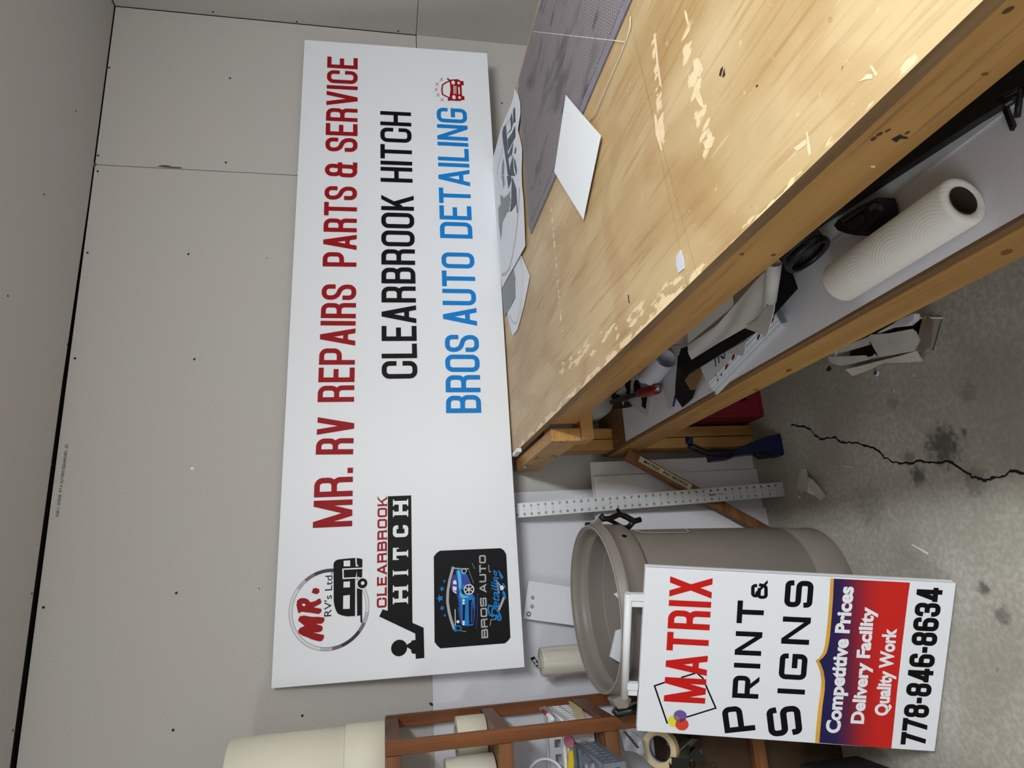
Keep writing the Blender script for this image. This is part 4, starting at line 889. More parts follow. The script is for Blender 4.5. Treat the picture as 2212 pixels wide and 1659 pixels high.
# black vinyl, cardboard, grey banner cloth over it
one(lay(zq([(135, 1150), (105, 1470), (100, 1640), (185, 1770), (305, 1660), (345, 1540), (330, 1330), (220, 1130)]), lt+.010, .002), 'black_vinyl_sheet', M_BLACKS, 'black vinyl sheet with its corner hanging over the shelf beam', 'sheet')
one(lay(zq([(215, 1450), (300, 1330), (462, 1255), (445, 1330), (400, 1440), (345, 1550), (285, 1562)]), lt+.020, .004), 'cardboard_piece', M_CARDL, 'folded brown cardboard piece under the black vinyl on the shelf', 'cardboard')
zb = zs+.010
one(lay(zq([(170, 1065), (250, 1040), (600, 800), (1100, 620), (1250, 200), (1315, 0), (1430, -20), (1560, 350), (1265, 680), (1065, 872), (470, 1245), (222, 1395), (160, 1250), (148, 1150)]), zb, .002), 'black_vinyl_sheet', M_BLACKS, 'big black vinyl sheet lying under the draped grey cloth', 'sheet')
gb = thing('vinyl_cloth', 'crumpled pale grey vinyl cloth draped over the sign stack', 'cloth', Z(1560, 690, zb))
M_GB = mat('pale_grey_vinyl', (218, 218, 216), .55, noise=.06, nscale=9, bump=.3, bscale=14)
LOW = zq([(295, 1200), (600, 1010), (930, 822), (1090, 715), (1185, 585)]); UPP = zq([(250, 1035), (600, 790), (800, 560), (1080, 240), (1300, 30)])
def poly_at(P, u):
    k = u*(len(P)-1); i = min(len(P)-2, int(k)); t = k-i; return (P[i][0]*(1-t)+P[i+1][0]*t, P[i][1]*(1-t)+P[i+1][1]*t)
def cl(u, v):
    a, b = poly_at(UPP, u), poly_at(LOW, u); x, y = a[0]*(1-v)+b[0]*v, a[1]*(1-v)+b[1]*v
    h = (.022+.030*u)*(1-v)+(.006+.016*u)*v
    return Z(x, y, zb+h)+Vector((0, 0, .0035*math.sin(11*u+3*v)*math.sin(math.pi*v)))
MB().grid(cl, 30, 14, .0012).build('cloth', M_GB, gb)
ca, cb = Z(*zq([(1232, 500)])[0], zb+.034), Z(*zq([(1285, 40)])[0], zb+.060)
mxr = Matrix.Translation(ca)@(cb-ca).normalized().to_track_quat('Z', 'Y').to_matrix().to_4x4(); LR = (cb-ca).length
MB().lathe([(.0125, 0), (.0145, LR), (.0133, LR), (.0112, 0)], mxr, 28, closed=True).build('rolled_edge', M_GB, gb)
MB().prism([Z(x, y, zb+.026) for x, y in zq([(930, 822), (1090, 720), (1170, 590), (1215, 545), (1290, 500), (1280, 600), (1215, 860), (1178, 935), (1160, 905), (1060, 870)])], (0, 0, -.002)).build('folded_corner', M_GB, gb)
MB().grid(lambda u, v: Z(*[(CX*(1-v)+DX*v) for CX, DX in zip([CCa*(1-u)+CCb*u for CCa, CCb in zip(zq([(255, 1000)])[0], zq([(800, 560)])[0])], [CCa*(1-u)+CCb*u for CCa, CCb in zip(zq([(240, 800)])[0], zq([(780, 420)])[0])])], zb+.030+.008*v), 8, 6, .0012).build('upper_fold', M_GB, gb)
# far end: pale sheet, curled papers, stencil, red handled tool, pen, wedge, roll
one(lay(z5([(1110, 560), (1290, 60), (1420, 40), (1392, 400), (1345, 880), (1285, 1085), (1225, 1060)]), lt+.004, .0016), 'pale_sheet', mat('pale_green_grey_sheet', (208, 214, 214), .4), 'pale grey sheet lying between the curled papers and the black vinyl', 'sheet')
def curl(name, a, b, r, z, m, label, turns=1.35):
    A, B_ = Z(*z5([a])[0], z), Z(*z5([b])[0], z); mx = Matrix.Translation(A)@(B_-A).normalized().to_track_quat('Z', 'Y').to_matrix().to_4x4(); ln = (B_-A).length
    mb = MB(); n = 40; o = []
    for i in range(n+1):
        t = 2*math.pi*turns*i/n; rr = r*(1-.22*i/n); o.append((rr*math.cos(t), rr*math.sin(t)))
    vs = [mx@Vector((x, y, h)) for x, y in o for h in (0, ln)]+[mx@Vector((x*.985, y*.985, h)) for x, y in o for h in (0, ln)]
    fs = [(2*i, 2*i+1, 2*i+3, 2*i+2) for i in range(n)]+[(2*n+2+2*i, 2*n+4+2*i, 2*n+5+2*i, 2*n+3+2*i) for i in range(n)]
    mb.add(vs, fs, 0, True); return one(mb, name, m, label, 'paper')
curl('curled_paper', (960, 560), (1200, 250), .033, lt+.034, mat('lavender_white_paper', (222, 222, 234), .6), 'wide curl of white paper lying next to the red handled tool')
curl('curled_paper', (835, 610), (960, 360), .017, lt+.030, mat('lavender_white_paper', (222, 222, 234), .6), 'narrow curl of white paper with its open end forward, beside the wider curl')
st = thing('stencil_sheet', 'white stencil sheet with pointed black cut shapes at the far end of the shelf', 'stencil', Z(1390, 860, lt))
lay(z5([(545, 945), (730, 885), (960, 880), (905, 1222), (640, 1035)]), lt+.003, .0016).build('sheet', mat('white_stencil', (216, 216, 214), .4), st)
lay(z5([(520, 670), (740, 520), (760, 640), (700, 760), (520, 870), (370, 830)]), lt+.018, .0016).build('sheet', MATS['white_stencil'], st)
for q, zt in (([(790, 905), (888, 880), (862, 1085), (800, 1040), (805, 950)], lt+.0038), ([(525, 660), (625, 580), (605, 870), (545, 830), (550, 750), (530, 730)], lt+.0188),
              ([(665, 690), (680, 630), (705, 605), (740, 620), (790, 740), (690, 840), (670, 790)], lt+.0188), ([(318, 820), (345, 805), (480, 900), (320, 945)], lt+.0188)): lay(z5(q), zt, .0007).build('cut_shape', M_BLACK, st)
rt = thing('hand_tool', 'red handled tool with a shiny round end lying on the shelf', 'tool', Z(1400, 845, lt))
pa, pb, pc = Z(*z5([(1060, 745)])[0], lt+.030), Z(*z5([(745, 835)])[0], lt+.028), Z(*z5([(300, 975)])[0], lt+.024)
mx = Matrix.Translation(pa)@(pb-pa).normalized().to_track_quat('Z', 'Y').to_matrix().to_4x4(); q = (pb-pa).length
MB().lathe([(.010, -.002), (.0165, .006), (.0175, q*.25), (.0155, q*.5), (.0165, q*.7), (.0125, q*.92), (.008, q*1.05), (0, q*1.05)], mx, 28).build('handle', mat('red_handle', (132, 30, 26), .3, noise=.12, nscale=60), rt)
MB().lathe([(0.0001, -.0105), (.006, -.0095), (.0098, -.005), (.0108, 0), (.0098, .006)], mx, 24).build('end_cap', M_STEEL, rt)['label'] = 'shiny metal end cap'
MB().bar(pb, pc, (0, 0, 1), .010, .014).build('shaft', mat('dark_tool_steel', (66, 64, 58), .35, .6), rt)
one(MB().tube([Z(*z5([(1315, 1038)])[0], lt+.0085), Z(*z5([(1350, 868)])[0], lt+.0085)], .0032, 10), 'pen', mat('blue_pen', (24, 52, 128), .3), 'blue pen lying beside the black vinyl on the shelf', 'pen')
one(lay(z5([(338, 1015), (500, 985), (560, 960), (630, 1040), (560, 1060), (350, 1085)]), lt+.008, .004), 'wood_wedge', M_CARD, 'brown wedge-shaped offcut beside the tool shaft', 'offcut')
one(MB().tube([Z(*z5([(500, 950)])[0], lt+.016), Z(*z5([(500, 1020)])[0], lt+.016)], .0016, 8), 'small_pin', mat('ivory_pin', (216, 206, 184), .4), 'tiny ivory pin standing on the wooden wedge', 'pin')
c1 = Vector((-1.745, -.205, SH+.056)); mx = Matrix.Translation(c1)@Vector((0, 1, 0)).to_track_quat('Z', 'Y').to_matrix().to_4x4()
one(MB().lathe([(.0001, 0), (.050, 0), (.055, .004), (.055, .13), (.0001, .13)], mx, 40), 'paper_roll', mat('pale_grey_roll', (180, 180, 178), .5), 'pale grey roll standing at the dark far end of the shelf', 'roll')

# ================================================================== under the bench, on the floor
cr = thing('milk_crate', 'dark red plastic crate on the floor below the shelf', 'crate', (-1.66, -.14, 0))
M_CR = mat('dark_red_plastic', (120, 14, 36), .5)
cx0, cx1, cy0, cy1, ch = -1.822, -1.49, -.25, -.03, .28
mb = MB(); mb.box((cx0, cy0, 0), (cx1, cy1, .012)); mb.build('base', M_CR, cr)
for a, b in (((cx0, cy0), (cx0+.012, cy1)), ((cx1-.012, cy0), (cx1, cy1)), ((cx0+.012, cy0), (cx1-.012, cy0+.012)), ((cx0+.012, cy1-.012), (cx1-.012, cy1))):
    mb = MB(); mb.box((a[0], a[1], ch-.05), (b[0], b[1], ch)); mb.box((a[0], a[1], .012), (b[0], b[1], .06))
    n = 4
    for k in range(n):
        if abs(b[0]-a[0]) < .02: s_ = a[1]+(b[1]-a[1]-.05)*k/(n-1); mb.box((a[0], s_, .06), (b[0], s_+.05, ch-.05))
        else: s_ = a[0]+(b[0]-a[0]-.05)*k/(n-1); mb.box((s_, a[1], .06), (s_+.05, b[1], ch-.05))
    mb.build('side_panel', M_CR, cr, .002)
bl = thing('hand_tool', 'dark blue hand tool with a round knob standing under the bench', 'tool', Z(1712, 972, 0))
M_BL = mat('navy_blue_plastic', (11, 24, 62), .35); yb = -.33
zt = lambda pts: [Y(x, y, yb) for x, y in zz(1400, 820, .14467, pts)]
mb = MB(); mb.prism(zt([(1230, 1060), (1760, 850), (2060, 780), (2140, 800), (2200, 1000), (2190, 1060), (2000, 1140), (1880, 1110), (1640, 1090), (1250, 1140)]), (0, .06, 0)); mb.build('body', M_BL, bl, .008)
mb = MB(); mb.prism(zt([(2040, 760), (2150, 700), (2230, 1000), (2215, 1060), (2110, 1080)]), (0, .07, 0)); mb.build('base', M_BL, bl, .008)
MB().prism(zt([(1620, 1090), (1880, 1110), (1860, 1160), (1720, 1175), (1640, 1130)]), (0, .03, 0)).build('trigger', M_BLACKP, bl, .004)
MB().prism(zt([(960, 1020), (1240, 1030), (1250, 1180), (990, 1205), (965, 1120)]), (0, .05, 0)).build('head_block', M_BL, bl, .005)
MB().tube(zt([(610, 980), (700, 1020), (850, 1090), (1000, 1100), (1250, 1100)]), [.011, .012, .011, .012, .014], 14).build('neck', M_BLACKP, bl)
kp = zt([(615, 960), (610, 870)]); MB().lathe([(.0115, 0), (.0125, .003), (.0125, (kp[1]-kp[0]).length), (.010, (kp[1]-kp[0]).length+.002)], Matrix.Translation(kp[0])@(kp[1]-kp[0]).normalized().to_track_quat('Z', 'Y').to_matrix().to_4x4(), 24).build('knob', M_BL, bl)
for q in ((1150, 1050), (1210, 1048)): MB().lathe([(.003, 0), (.003, .002), (0.0001, .003)], Matrix.Translation(Y(*zz(1400, 820, .14467, [q])[0], yb-.001))@Vector((0, -1, 0)).to_track_quat('Z', 'Y').to_matrix().to_4x4(), 10).build('screw', M_STEEL, bl)
# torn carton
cb_ = thing('torn_carton', 'torn low white carton on the concrete under the shelf beam', 'box', (-1.72, -.93, 0))
M_CW = mat('worn_white_carton', (230, 228, 222), .8, noise=.10, nscale=16); M_CD = mat('carton_inside', (70, 54, 44), .9)
zc = lambda pts: zz(1760, 640, .13562, pts)
hb_ = .055
def cq(pts, z): return [Z(x, y, z) for x, y in zc(pts)]
A1, A2, A3, A4 = Z(*zc([(300, 1080)])[0], hb_), Z(*zc([(1600, 860)])[0], hb_), Z(*zc([(1745, 330)])[0], hb_), None
d12 = (A2-A1); A4 = A3-d12; A4.x = max(A4.x, A1.x+.12)
MB().prism([Vector((p.x, p.y, .004)) for p in (A1, A2, A3, A4)], (0, 0, -.0035)).build('bottom', M_CD, cb_)
def wall_(a, b, th=.004):
    n = (b-a).cross(Vector((0, 0, 1))).normalized()*th; mb = MB(); mb.prism([Vector((a.x, a.y, 0)), Vector((b.x, b.y, 0)), b, a], -n); return mb
wall_(A1, A2).build('front_panel', M_CW, cb_); wall_(A2, A3).build('end_panel', mat('clear_taped_carton', (150, 142, 128), .25, noise=.15, nscale=20), cb_); wall_(A3, A4).build('back_panel', M_CW, cb_); wall_(A4, A1).build('end_panel', M_CW, cb_)
MB().prism(cq([(840, 650), (900, 610), (1180, 590), (1550, 520), (1600, 560), (1650, 670), (1690, 700), (1600, 868), (1020, 970)], hb_+.004), (0, 0, -.003)).build('flap', M_CW, cb_)
MB().prism(cq([(205, 962), (480, 958), (800, 940), (880, 1000), (560, 1082), (395, 1108), (260, 1060)], hb_+.004), (0, 0, -.003)).build('flap', M_CW, cb_)
MB().prism(cq([(900, 985), (945, 915), (1010, 968)], hb_+.003), (0, 0, -.002)).build('torn_bit', M_CW, cb_)
MB().prism(cq([(330, 860), (840, 650), (870, 770), (500, 880), (250, 930)], hb_-.005), (0, 0, -.003)).build('flap', M_CW, cb_)
MB().prism(cq([(1600, 868), (1690, 700), (1720, 460), (1880, 400), (1870, 640), (1850, 790), (1720, 900)], hb_+.006), (0, 0, -.003)).build('clear_tape', mat('clear_taped_carton', (150, 142, 128)), cb_)
MB().prism(cq([(1720, 440), (1775, 320), (1840, 360), (1885, 405), (1830, 430)], hb_+.012), (0, 0, -.004)).build('torn_corner', M_CARDL, cb_)
mb = MB()
ea = [(480, 1165), (700, 1115), (1000, 1035), (1350, 950), (1620, 872)]; eb = [(600, 1268), (800, 1200), (1100, 1062), (1420, 1060), (1720, 1035)]
def crump(u, v):
    k = u*4; i = min(3, int(k)); t = k-i; a = Vector(ea[i])*(1-t)+Vector(ea[i+1])*t; b = Vector(eb[i])*(1-t)+Vector(eb[i+1])*t; q = a*(1-v)+b*v
    return Z(*zc([tuple(q)])[0], (hb_-.012)*(1-v)+.008+.0035*math.sin(u*95)*v)
mb.grid(crump, 60, 5, .002); mb.build('crumpled_edge', mat('crumpled_carton', (226, 220, 204), .8, noise=.08, nscale=30), cb_)
one(MB().prism(cq([(960, 590), (1240, 430), (1330, 360), (1530, 280), (1590, 270), (1585, 380), (1480, 470), (1200, 500)], hb_+.02), (0, 0, -.018)), 'plastic_bag', mat('shiny_white_plastic', (222, 226, 232), .2), 'shiny white plastic packet in the torn carton', 'bag', bevel=.004)
# litter on the slab
zf = lambda pts: [Z(x, y, .012) for x, y in zz(1600, 600, .3617, pts)]
def litter():
    mb = MB(); pts = [(360, 1140), (395, 1140), (405, 1190), (430, 1205), (470, 1250), (508, 1305), (478, 1330), (440, 1300), (400, 1285), (330, 1258), (340, 1200)]
    P = []
    for i, (x, y) in enumerate(pts): P.append(Z(*zz(1600, 600, .3617, [(x, y)])[0], .003+.016*(i in (2, 3, 8))+.006*(i in (4, 7))))
    c = Z(*zz(1600, 600, .3617, [(400, 1235)])[0], .012); n = len(P)
    mb.add(P+[c], [(i, (i+1) % n, n) for i in range(n)]); mb.add([p-Vector((0, 0, .002)) for p in P+[c]], [((i+1) % n, i, n) for i in range(n)])
    return mb
one(litter(), 'torn_paper', mat('dusty_white_paper', (206, 202, 194), .8), 'torn white paper scrap on the floor below the ruler end', 'paper')
p = Z(1895, 806, 0)
bc = thing('bottle_cap', 'small blue and white cap on the concrete by the torn carton', 'cap', p)
MB().lathe([(.0085, 0), (.0085, .005), (.0001, .0055)], Matrix.Translation(p), 20).build('rim', M_WHITEP, bc)
MB().lathe([(.0066, .0056), (.0001, .0062)], Matrix.Translation(p+Vector((.001, 0, 0))), 20).build('top', mat('blue_cap', (40, 84, 170), .4), bc)
one(MB().prism([Z(x, y, .002) for x, y in ((1967, 1176), (1970, 1176), (2004, 1194), (2003, 1198))], (0, 0, -.0018)), 'plastic_strip', M_WHITEP, 'thin white strip lying on the sunlit concrete right of the can', 'strip')
bpy.data.objects['plastic_strip']['label'] = 'thin white strip lying on the brightly lit concrete near the sandwich sign'
one(MB().tube([Z(1807, 1004, .0012), Z(1843, 1010, .0012)], .001, 6), 'white_sliver', M_WHITEP, 'hair-thin pale sliver on the shaded floor by the crack', 'sliver')
one(MB().prism([Z(x, y, .002) for x, y in zz(1760, 640, .13562, [(190, 1150), (235, 1105), (258, 1150), (230, 1195), (185, 1190)])], (0, 0, -.0018)), 'green_leaf', mat('dark_green_leaf', (30, 70, 44), .6), 'small dark green leaf on the floor beside the torn carton', 'leaf')
for x, y, lab in ((1732, 1062, 'upper white crumb beside the torn paper scrap on the floor'), (1727, 1074, 'lower white crumb beside the torn paper scrap on the floor'), (1975, 812, 'white crumb lying on the shaded floor past the torn carton'), (1932, 844, 'white speck alone in the middle of the shaded floor')):
    q = Z(x, y, 0); r = .004 if x < 1800 else .0022
    one(MB().lathe([(.0001, 0), (r, .001), (r*.8, r*.6), (.0001, r*.8)], Matrix.Translation(q)@Matrix.Diagonal((1, 1.5, 1, 1)), 10), 'foam_crumb', M_WHITEP, lab, 'crumb', 'white crumbs on the floor')

# ================================================================== boards leaning on the back wall
def lean(x0, x1, yb0, yt, z1, th=.004, dx=0):
    mb = MB(); n = Vector((0, -z1, yt-yb0)).normalized()*th*-1
    mb.prism([(x0, yb0, 0), (x1, yb0, 0), (x1+dx, yt, z1), (x0+dx, yt, z1)], -n*-1 if False else Vector((0, th, 0))); return mb
shA = thing('corrugated_sheet', 'tall white corrugated sheet standing on the floor against the back wall', 'sheet', (-3.2, -.02, 0))
lean(-4.42, -2.035, -.024, -.009, 1.224).build('panel', M_SHEET, shA)
mb = MB(); q = [Y(x, y, -.0155) for x, y in zz(1100, 1350, .226, [(200, 318), (240, 300), (300, 395), (265, 412)])]; mb.prism(q, (0, -.0012, 0)); sk = mb.build('sticker', M_BLACK, shA)
a, b, c = q[3], q[0], q[2]
ex = (q[1]-q[2]).normalized(); ey = (q[0]-q[1]).normalized(); ey = (ey-ex*ey.dot(ex)).normalized(); mb = MB()
ln = (q[1]-q[2]).length; hh = (q[0]-q[1]).length
for t in plainfit('LINE', ln*.74, hh*.6, .03): mb.add([q[2]+ex*(p.x+ln*.12)+ey*(p.y+hh*.2)+Vector((0, -.002, 0)) for p in t], [(0, 1, 2)])
mb.build('lettering', M_WHITEP, sk)
one(lean(-2.26, -1.945, -.125, -.085, .632, .006), 'foam_board', M_SHEET2, 'white board leaning nearest to the bench leg', 'board', 'white boards leaning behind the ruler')
one(lean(-2.30, -2.0, -.142, -.102, .629, .006), 'foam_board', M_SHEET2, 'white board overlapping in front of the one by the bench leg', 'board', 'white boards leaning behind the ruler')
one(lean(-2.33, -2.145, -.160, -.120, .626, .005), 'foam_board', M_SHEET2, 'frontmost white board, half hidden behind the grey trash can', 'board', 'white boards leaning behind the ruler')
# narrow strip with three grommets
gs = thing('grommet_strip', 'narrow white plastic strip with eyelets behind the trash can', 'strip', (-2.4, -.1, 0))
t1, t0 = Y(1142, 1255, -.060), Y(1130, 1336, -.060); dn = (Y(1232, 1350, -.060)-t0).normalized(); k = .915/abs(dn.z)
MB().prism([t0, t1, t1+dn*(k-.03), t0+dn*k*.995], (0, .003, 0)).build('strip', coroplast('bright_strip_white', (234, 235, 242), 800, 0), gs)
for x, y, r in ((1150.6, 1291, .0055), (1149.2, 1310, .0055), (1142.2, 1326.5, .0075)):
    MB().lathe([(r*.55, 0), (r*.6, .0016), (r, .0018), (r*1.05, 0)], Matrix.Translation(Y(x, y, -.0605))@Vector((0, -1, 0)).to_track_quat('Z', 'Y').to_matrix().to_4x4(), 20, closed=True).build('eyelet', mat('grey_eyelet', (110, 110, 108), .35, .7), gs)
# stretch film roll
sf = thing('stretch_film_roll', 'clear stretch film roll standing between the trash can and the back wall', 'film roll', (-2.602, -.13, 0))
mx = Matrix.Translation((-2.602, -.13, 0))
MB().lathe([(.022, .012), (.044, .013), (.0455, .02), (.0455, .872), (.044, .879), (.022, .880)], mx, 40).build('film', mat('stretch_film', (206, 202, 190), .16, spec=.8, noise=.10, nscale=90, nstretch=(1, 1, .05), bump=.5, bscale=160), sf)
MB().lathe([(.022, 0), (.022, .883), (.019, .883), (.019, 0)], mx, 32, closed=True).build('core', mat('pale_film_core', (196, 190, 176), .6), sf)
# lumber with a tape label
lum = thing('lumber_stick', 'old brown wooden stick with a handwritten tape label, leaning by the ruler', 'lumber', Y(1660, 1142, -.2))
P0, P1 = Y(1357.5, 980, -.205), Y(1497, 1057, -.205); d = (P1-P0).normalized(); P0 = P0-d*.004; kz = (P0.z-.024)/abs(d.z); P2 = P0+d*kz; off = Vector((0, .019, 0))
side = Vector((d.z, 0, -d.x)); side = side if side.x < 0 else -side
lum.location = (P2.x, -.186, 0)
MB().bar(P0+off, P2+off, side, .036, .038).build('stick', M_OLD, lum, .003)
mb = MB(); pa_, pb_ = Y(1381, 991, -.2055), Y(1493, 1053, -.2055); hw = side*.0105
mb.prism([pa_-hw, pb_-hw, pb_+hw, pa_+hw], (0, -.0004, 0)); tp = mb.build('tape_label', mat('beige_label_tape', (204, 192, 166), .6), lum)
mb = MB(); ex = (pb_-pa_).normalized(); ey = -side
pr = plainfit('MATRIX   INC 09/29/23', (pb_-pa_).length*.84, .0112, .025, .12)
for t in pr: mb.add([pa_+ex*(p.x+.018)+ey*(p.y-.0055)+Vector((0, -.0008, 0)) for p in t], [(0, 1, 2)])
mb.build('lettering', mat('marker_ink', (18, 18, 24), .5), tp)
# aluminium ruler
ru = thing('straight_edge_ruler', 'long aluminium ruler leaning against the boards with its end on the floor', 'ruler', (-2.095, -.29, 0))
RB = Vector((-2.0944, -.290, 0.0)); RD = Vector((-.0139, .2272, 1)).normalized(); RS = (Vector((1, 0, 0))-RD*RD.x).normalized(); RN = RS.cross(RD).normalized(); RN = RN if RN.y < 0 else -RN
WR = .0508; LRU = 1.2192
MB().prism([RB-RS*WR/2, RB+RS*WR/2, RB+RS*WR/2+RD*LRU, RB-RS*WR/2+RD*LRU], -RN*.002).build('blade', M_METAL, ru)
def rpt(a, b, l=.0004): return RB+RD*(LRU-a)+RS*b+RN*l      # a = distance from the top end, b = across (to the right)
mb = MB(); mt = MB(); inch = .0254
def rtext(mb, txt, a, b, h, flip=False, wfac=.78):
    tr, x0, x1 = plain(txt, .03); s = -1 if flip else 1; cx_ = (x0+x1)/2
    for t in tr: mb.add([rpt(a+s*(p.x-cx_)*h*wfac, b+s*(p.y-.5)*h) for p in t], [(0, 1, 2)])
for n in range(1, 48):
    rtext(mb, str(n), n*inch, .0150, .0082); rtext(mb, str(48-n), n*inch, -.0150, .0082, True)
    if not 37 < n < 40: rtext(mb, str(abs(n-24)), n*inch, 0.0008 if n != 24 else .001, .0036 if n != 24 else .0072)
    for sg, b0 in ((1, .0060), (-1, -.0060)): mt.add([rpt(n*inch-.00025, b0*1.0), rpt(n*inch+.00025, b0), rpt(n*inch+.00025, b0+sg*.0042), rpt(n*inch-.00025, b0+sg*.0042)], [(0, 1, 2, 3)])
for k in range(1, 48*8):
    a = k*inch/8; ln = .0058 if k % 8 == 0 else (.0044 if k % 4 == 0 else .0026)
    for sg in (1, -1): mt.add([rpt(a-.0002, sg*WR/2), rpt(a+.0002, sg*WR/2), rpt(a+.0002, sg*(WR/2-ln)), rpt(a-.0002, sg*(WR/2-ln))], [(0, 1, 2, 3)])
rtext(mb, 'Empire', 38.15*inch, .0012, .0078); rtext(mb, 'Pocket Ruler', 39.35*inch, .0012, .0032)
mb.build('numbers', M_BLACK, ru)['label'] = 'black printed inch numbers'; mt.build('graduations', mat('dark_grey_ink', (70, 70, 70), .5), ru)

# ================================================================== trash can
tc_ = Vector((-2.431, -.373, 0)); can = thing('trash_can', 'tall taupe round trash can without its lid', 'trash can', tc_); mx = Matrix.Translation(tc_)
MB().lathe([(.0001, 0.004), (.185, .004), (.193, 0), (.197, .004), (.199, .05), (.2035, .118), (.2015, .121), (.2040, .124), (.216, .45), (.2215, .640), (.2190, .650), (.2190, .654), (.2360, .656), (.2395, .662), (.2420, .700), (.2430, .724), (.2475, .728), (.2485, .734), (.2475, .741), (.2435, .744), (.2420, .756), (.2385, .760),
            (.2310, .757), (.2280, .749), (.2265, .735), (.2255, .715), (.2185, .712), (.2170, .706), (.2195, .698), (.2190, .63), (.2120, .55), (.200, .30), (.190, .03), (.0001, .02)], mx, 96).build('body', M_CAN, can)
mb = MB(); mb.lathe([(.2482, .7325), (.2494, .734), (.2482, .7355)], mx, 96, closed=True); mb.lathe([(.2415, .7575), (.2400, .7612), (.2360, .7610)], mx, 96, closed=True)
mb.build('rim_bead', mat('taupe_plastic_light', (168, 160, 150), .35), can)
yh = -.40
def H_(pts): return [Y(x, y, yh) for x, y in pts]
M_HB = mat('black_handle_plastic', (16, 16, 17), .35)
MB().tube([Y(1297, 1113, -.44), Y(1304, 1121, -.44), Y(1318, 1120, -.44), Y(1338, 1111, -.42), Y(1352, 1116, -.42), Y(1370, 1126, -.42), Y(1384, 1122, -.42)], [.010, .009, .0085, .0085, .009, .0095, .0085], 12).build('handle', M_HB, can)
MB().tube([Y(1334, 1101, -.40), Y(1337, 1108, -.41), Y(1342, 1113, -.42)], [.0065, .0075, .0075], 10).tube([Y(1368, 1127, -.42), Y(1358, 1139, -.40), Y(1340, 1140, -.36)], [.0085, .0085, .007], 10).build('handle_arm', M_HB, can)
MB().tube([Y(1310, 1121, -.44), Y(1330, 1130, -.40), Y(1345, 1138, -.36)], .006, 10).build('handle_arm', M_HB, can)
MB().lathe([(.0001, -.006), (.008, -.006), (.009, 0), (.008, .012), (.0001, .013)], Matrix.Translation(Y(1272, 1134, -.26)), 14).build('handle_pivot', M_HB, can)
MB().prism([Y(1272, 1139, -.33), Y(1284, 1123, -.36), Y(1296, 1116, -.41), Y(1306, 1124, -.41), Y(1296, 1134, -.38)], (0, .02, 0)).build('handle_bracket', MATS['taupe_plastic_light'], can)
MB().lathe([(.0075, -.004), (.0075, .0012), (.0001, .0016)], Matrix.Translation(tc_+Vector((.2405*math.cos(-.62), .2405*math.sin(-.62), .690)))@Vector((math.cos(-.62), math.sin(-.62), 0)).to_track_quat('Z', 'Y').to_matrix().to_4x4(), 20).build('rivet_hole', M_BLACK, can)
MB().tube([Y(x, y, -.47) for x, y in ((1370, 1144), (1388, 1151), (1420, 1151), (1484, 1150), (1489, 1148), (1478, 1141))], .0012, 6).build('raised_panel_edge', MATS['taupe_plastic_light'], can)
# left hand lug of the can with its black latch
MB().prism([Y(1322, 1512, -.46), Y(1352, 1500, -.49), Y(1366, 1510, -.49), Y(1355, 1538, -.49), Y(1334, 1532, -.47)], (0, .05, 0)).build('handle_bracket', M_CAN, can, .004)
MB().tube([Y(1326, 1533, -.47), Y(1335, 1541, -.47), Y(1362, 1536, -.49), Y(1378, 1527, -.49)], [.010, .011, .011, .010], 12).build('handle', M_HB, can)
one(MB().prism([Y(x, y, -.300) for x, y in ((1345, 1358), (1332, 1362), (1319, 1419), (1333, 1428), (1350, 1436))], (0, .012, .0)), 'waste_paper', M_PAPER, 'crumpled white paper showing inside the trash can', 'paper')
one(MB().prism([Y(x, y, -.290) for x, y in ((1346, 1274), (1326, 1283), (1335, 1292), (1350, 1298))], (0, .006, 0)), 'paper_corner', M_PAPER, 'white paper corner poking up inside the can near its right side', 'paper')

# ================================================================== folded sandwich sign
AW, AH = .453, .751; ang = -.435; le = .272
BLp = Vector((-2.821, -.751, .010)); dA = Vector((math.cos(ang), math.sin(ang), 0)); nA = Vector((-dA.y, dA.x, 0)); uA = nA*math.sin(le)+Vector((0, 0, math.cos(le)))
FA = Face([(2018, 1622), (2066, 1264), (1377, 1581), (1394.5, 1222)], [BLp, BLp+dA*AW, BLp+uA*AH, BLp+dA*AW+uA*AH])
FA.P = [BLp, BLp+dA*AW, BLp+uA*AH, BLp+dA*AW+uA*AH]
af = thing('sandwich_board_sign', 'white folded sandwich board sign with a phone number, leaning on the trash can', 'sign', BLp+dA*AW/2)
bn = -FA.n
MB().prism([FA.P[0], FA.P[1], FA.P[3], FA.P[2]], bn*.010).build('front_panel', mat('gloss_white_panel', (238, 240, 246), .3), af, .002)
MB().prism([p+bn*.0125 for p in (FA.P[0], FA.P[1], FA.P[3], FA.P[2])], bn*.010).build('back_panel', MATS['gloss_white_panel'], af, .002)
z6 = lambda pts: zz(1340, 1180, .34358, pts)
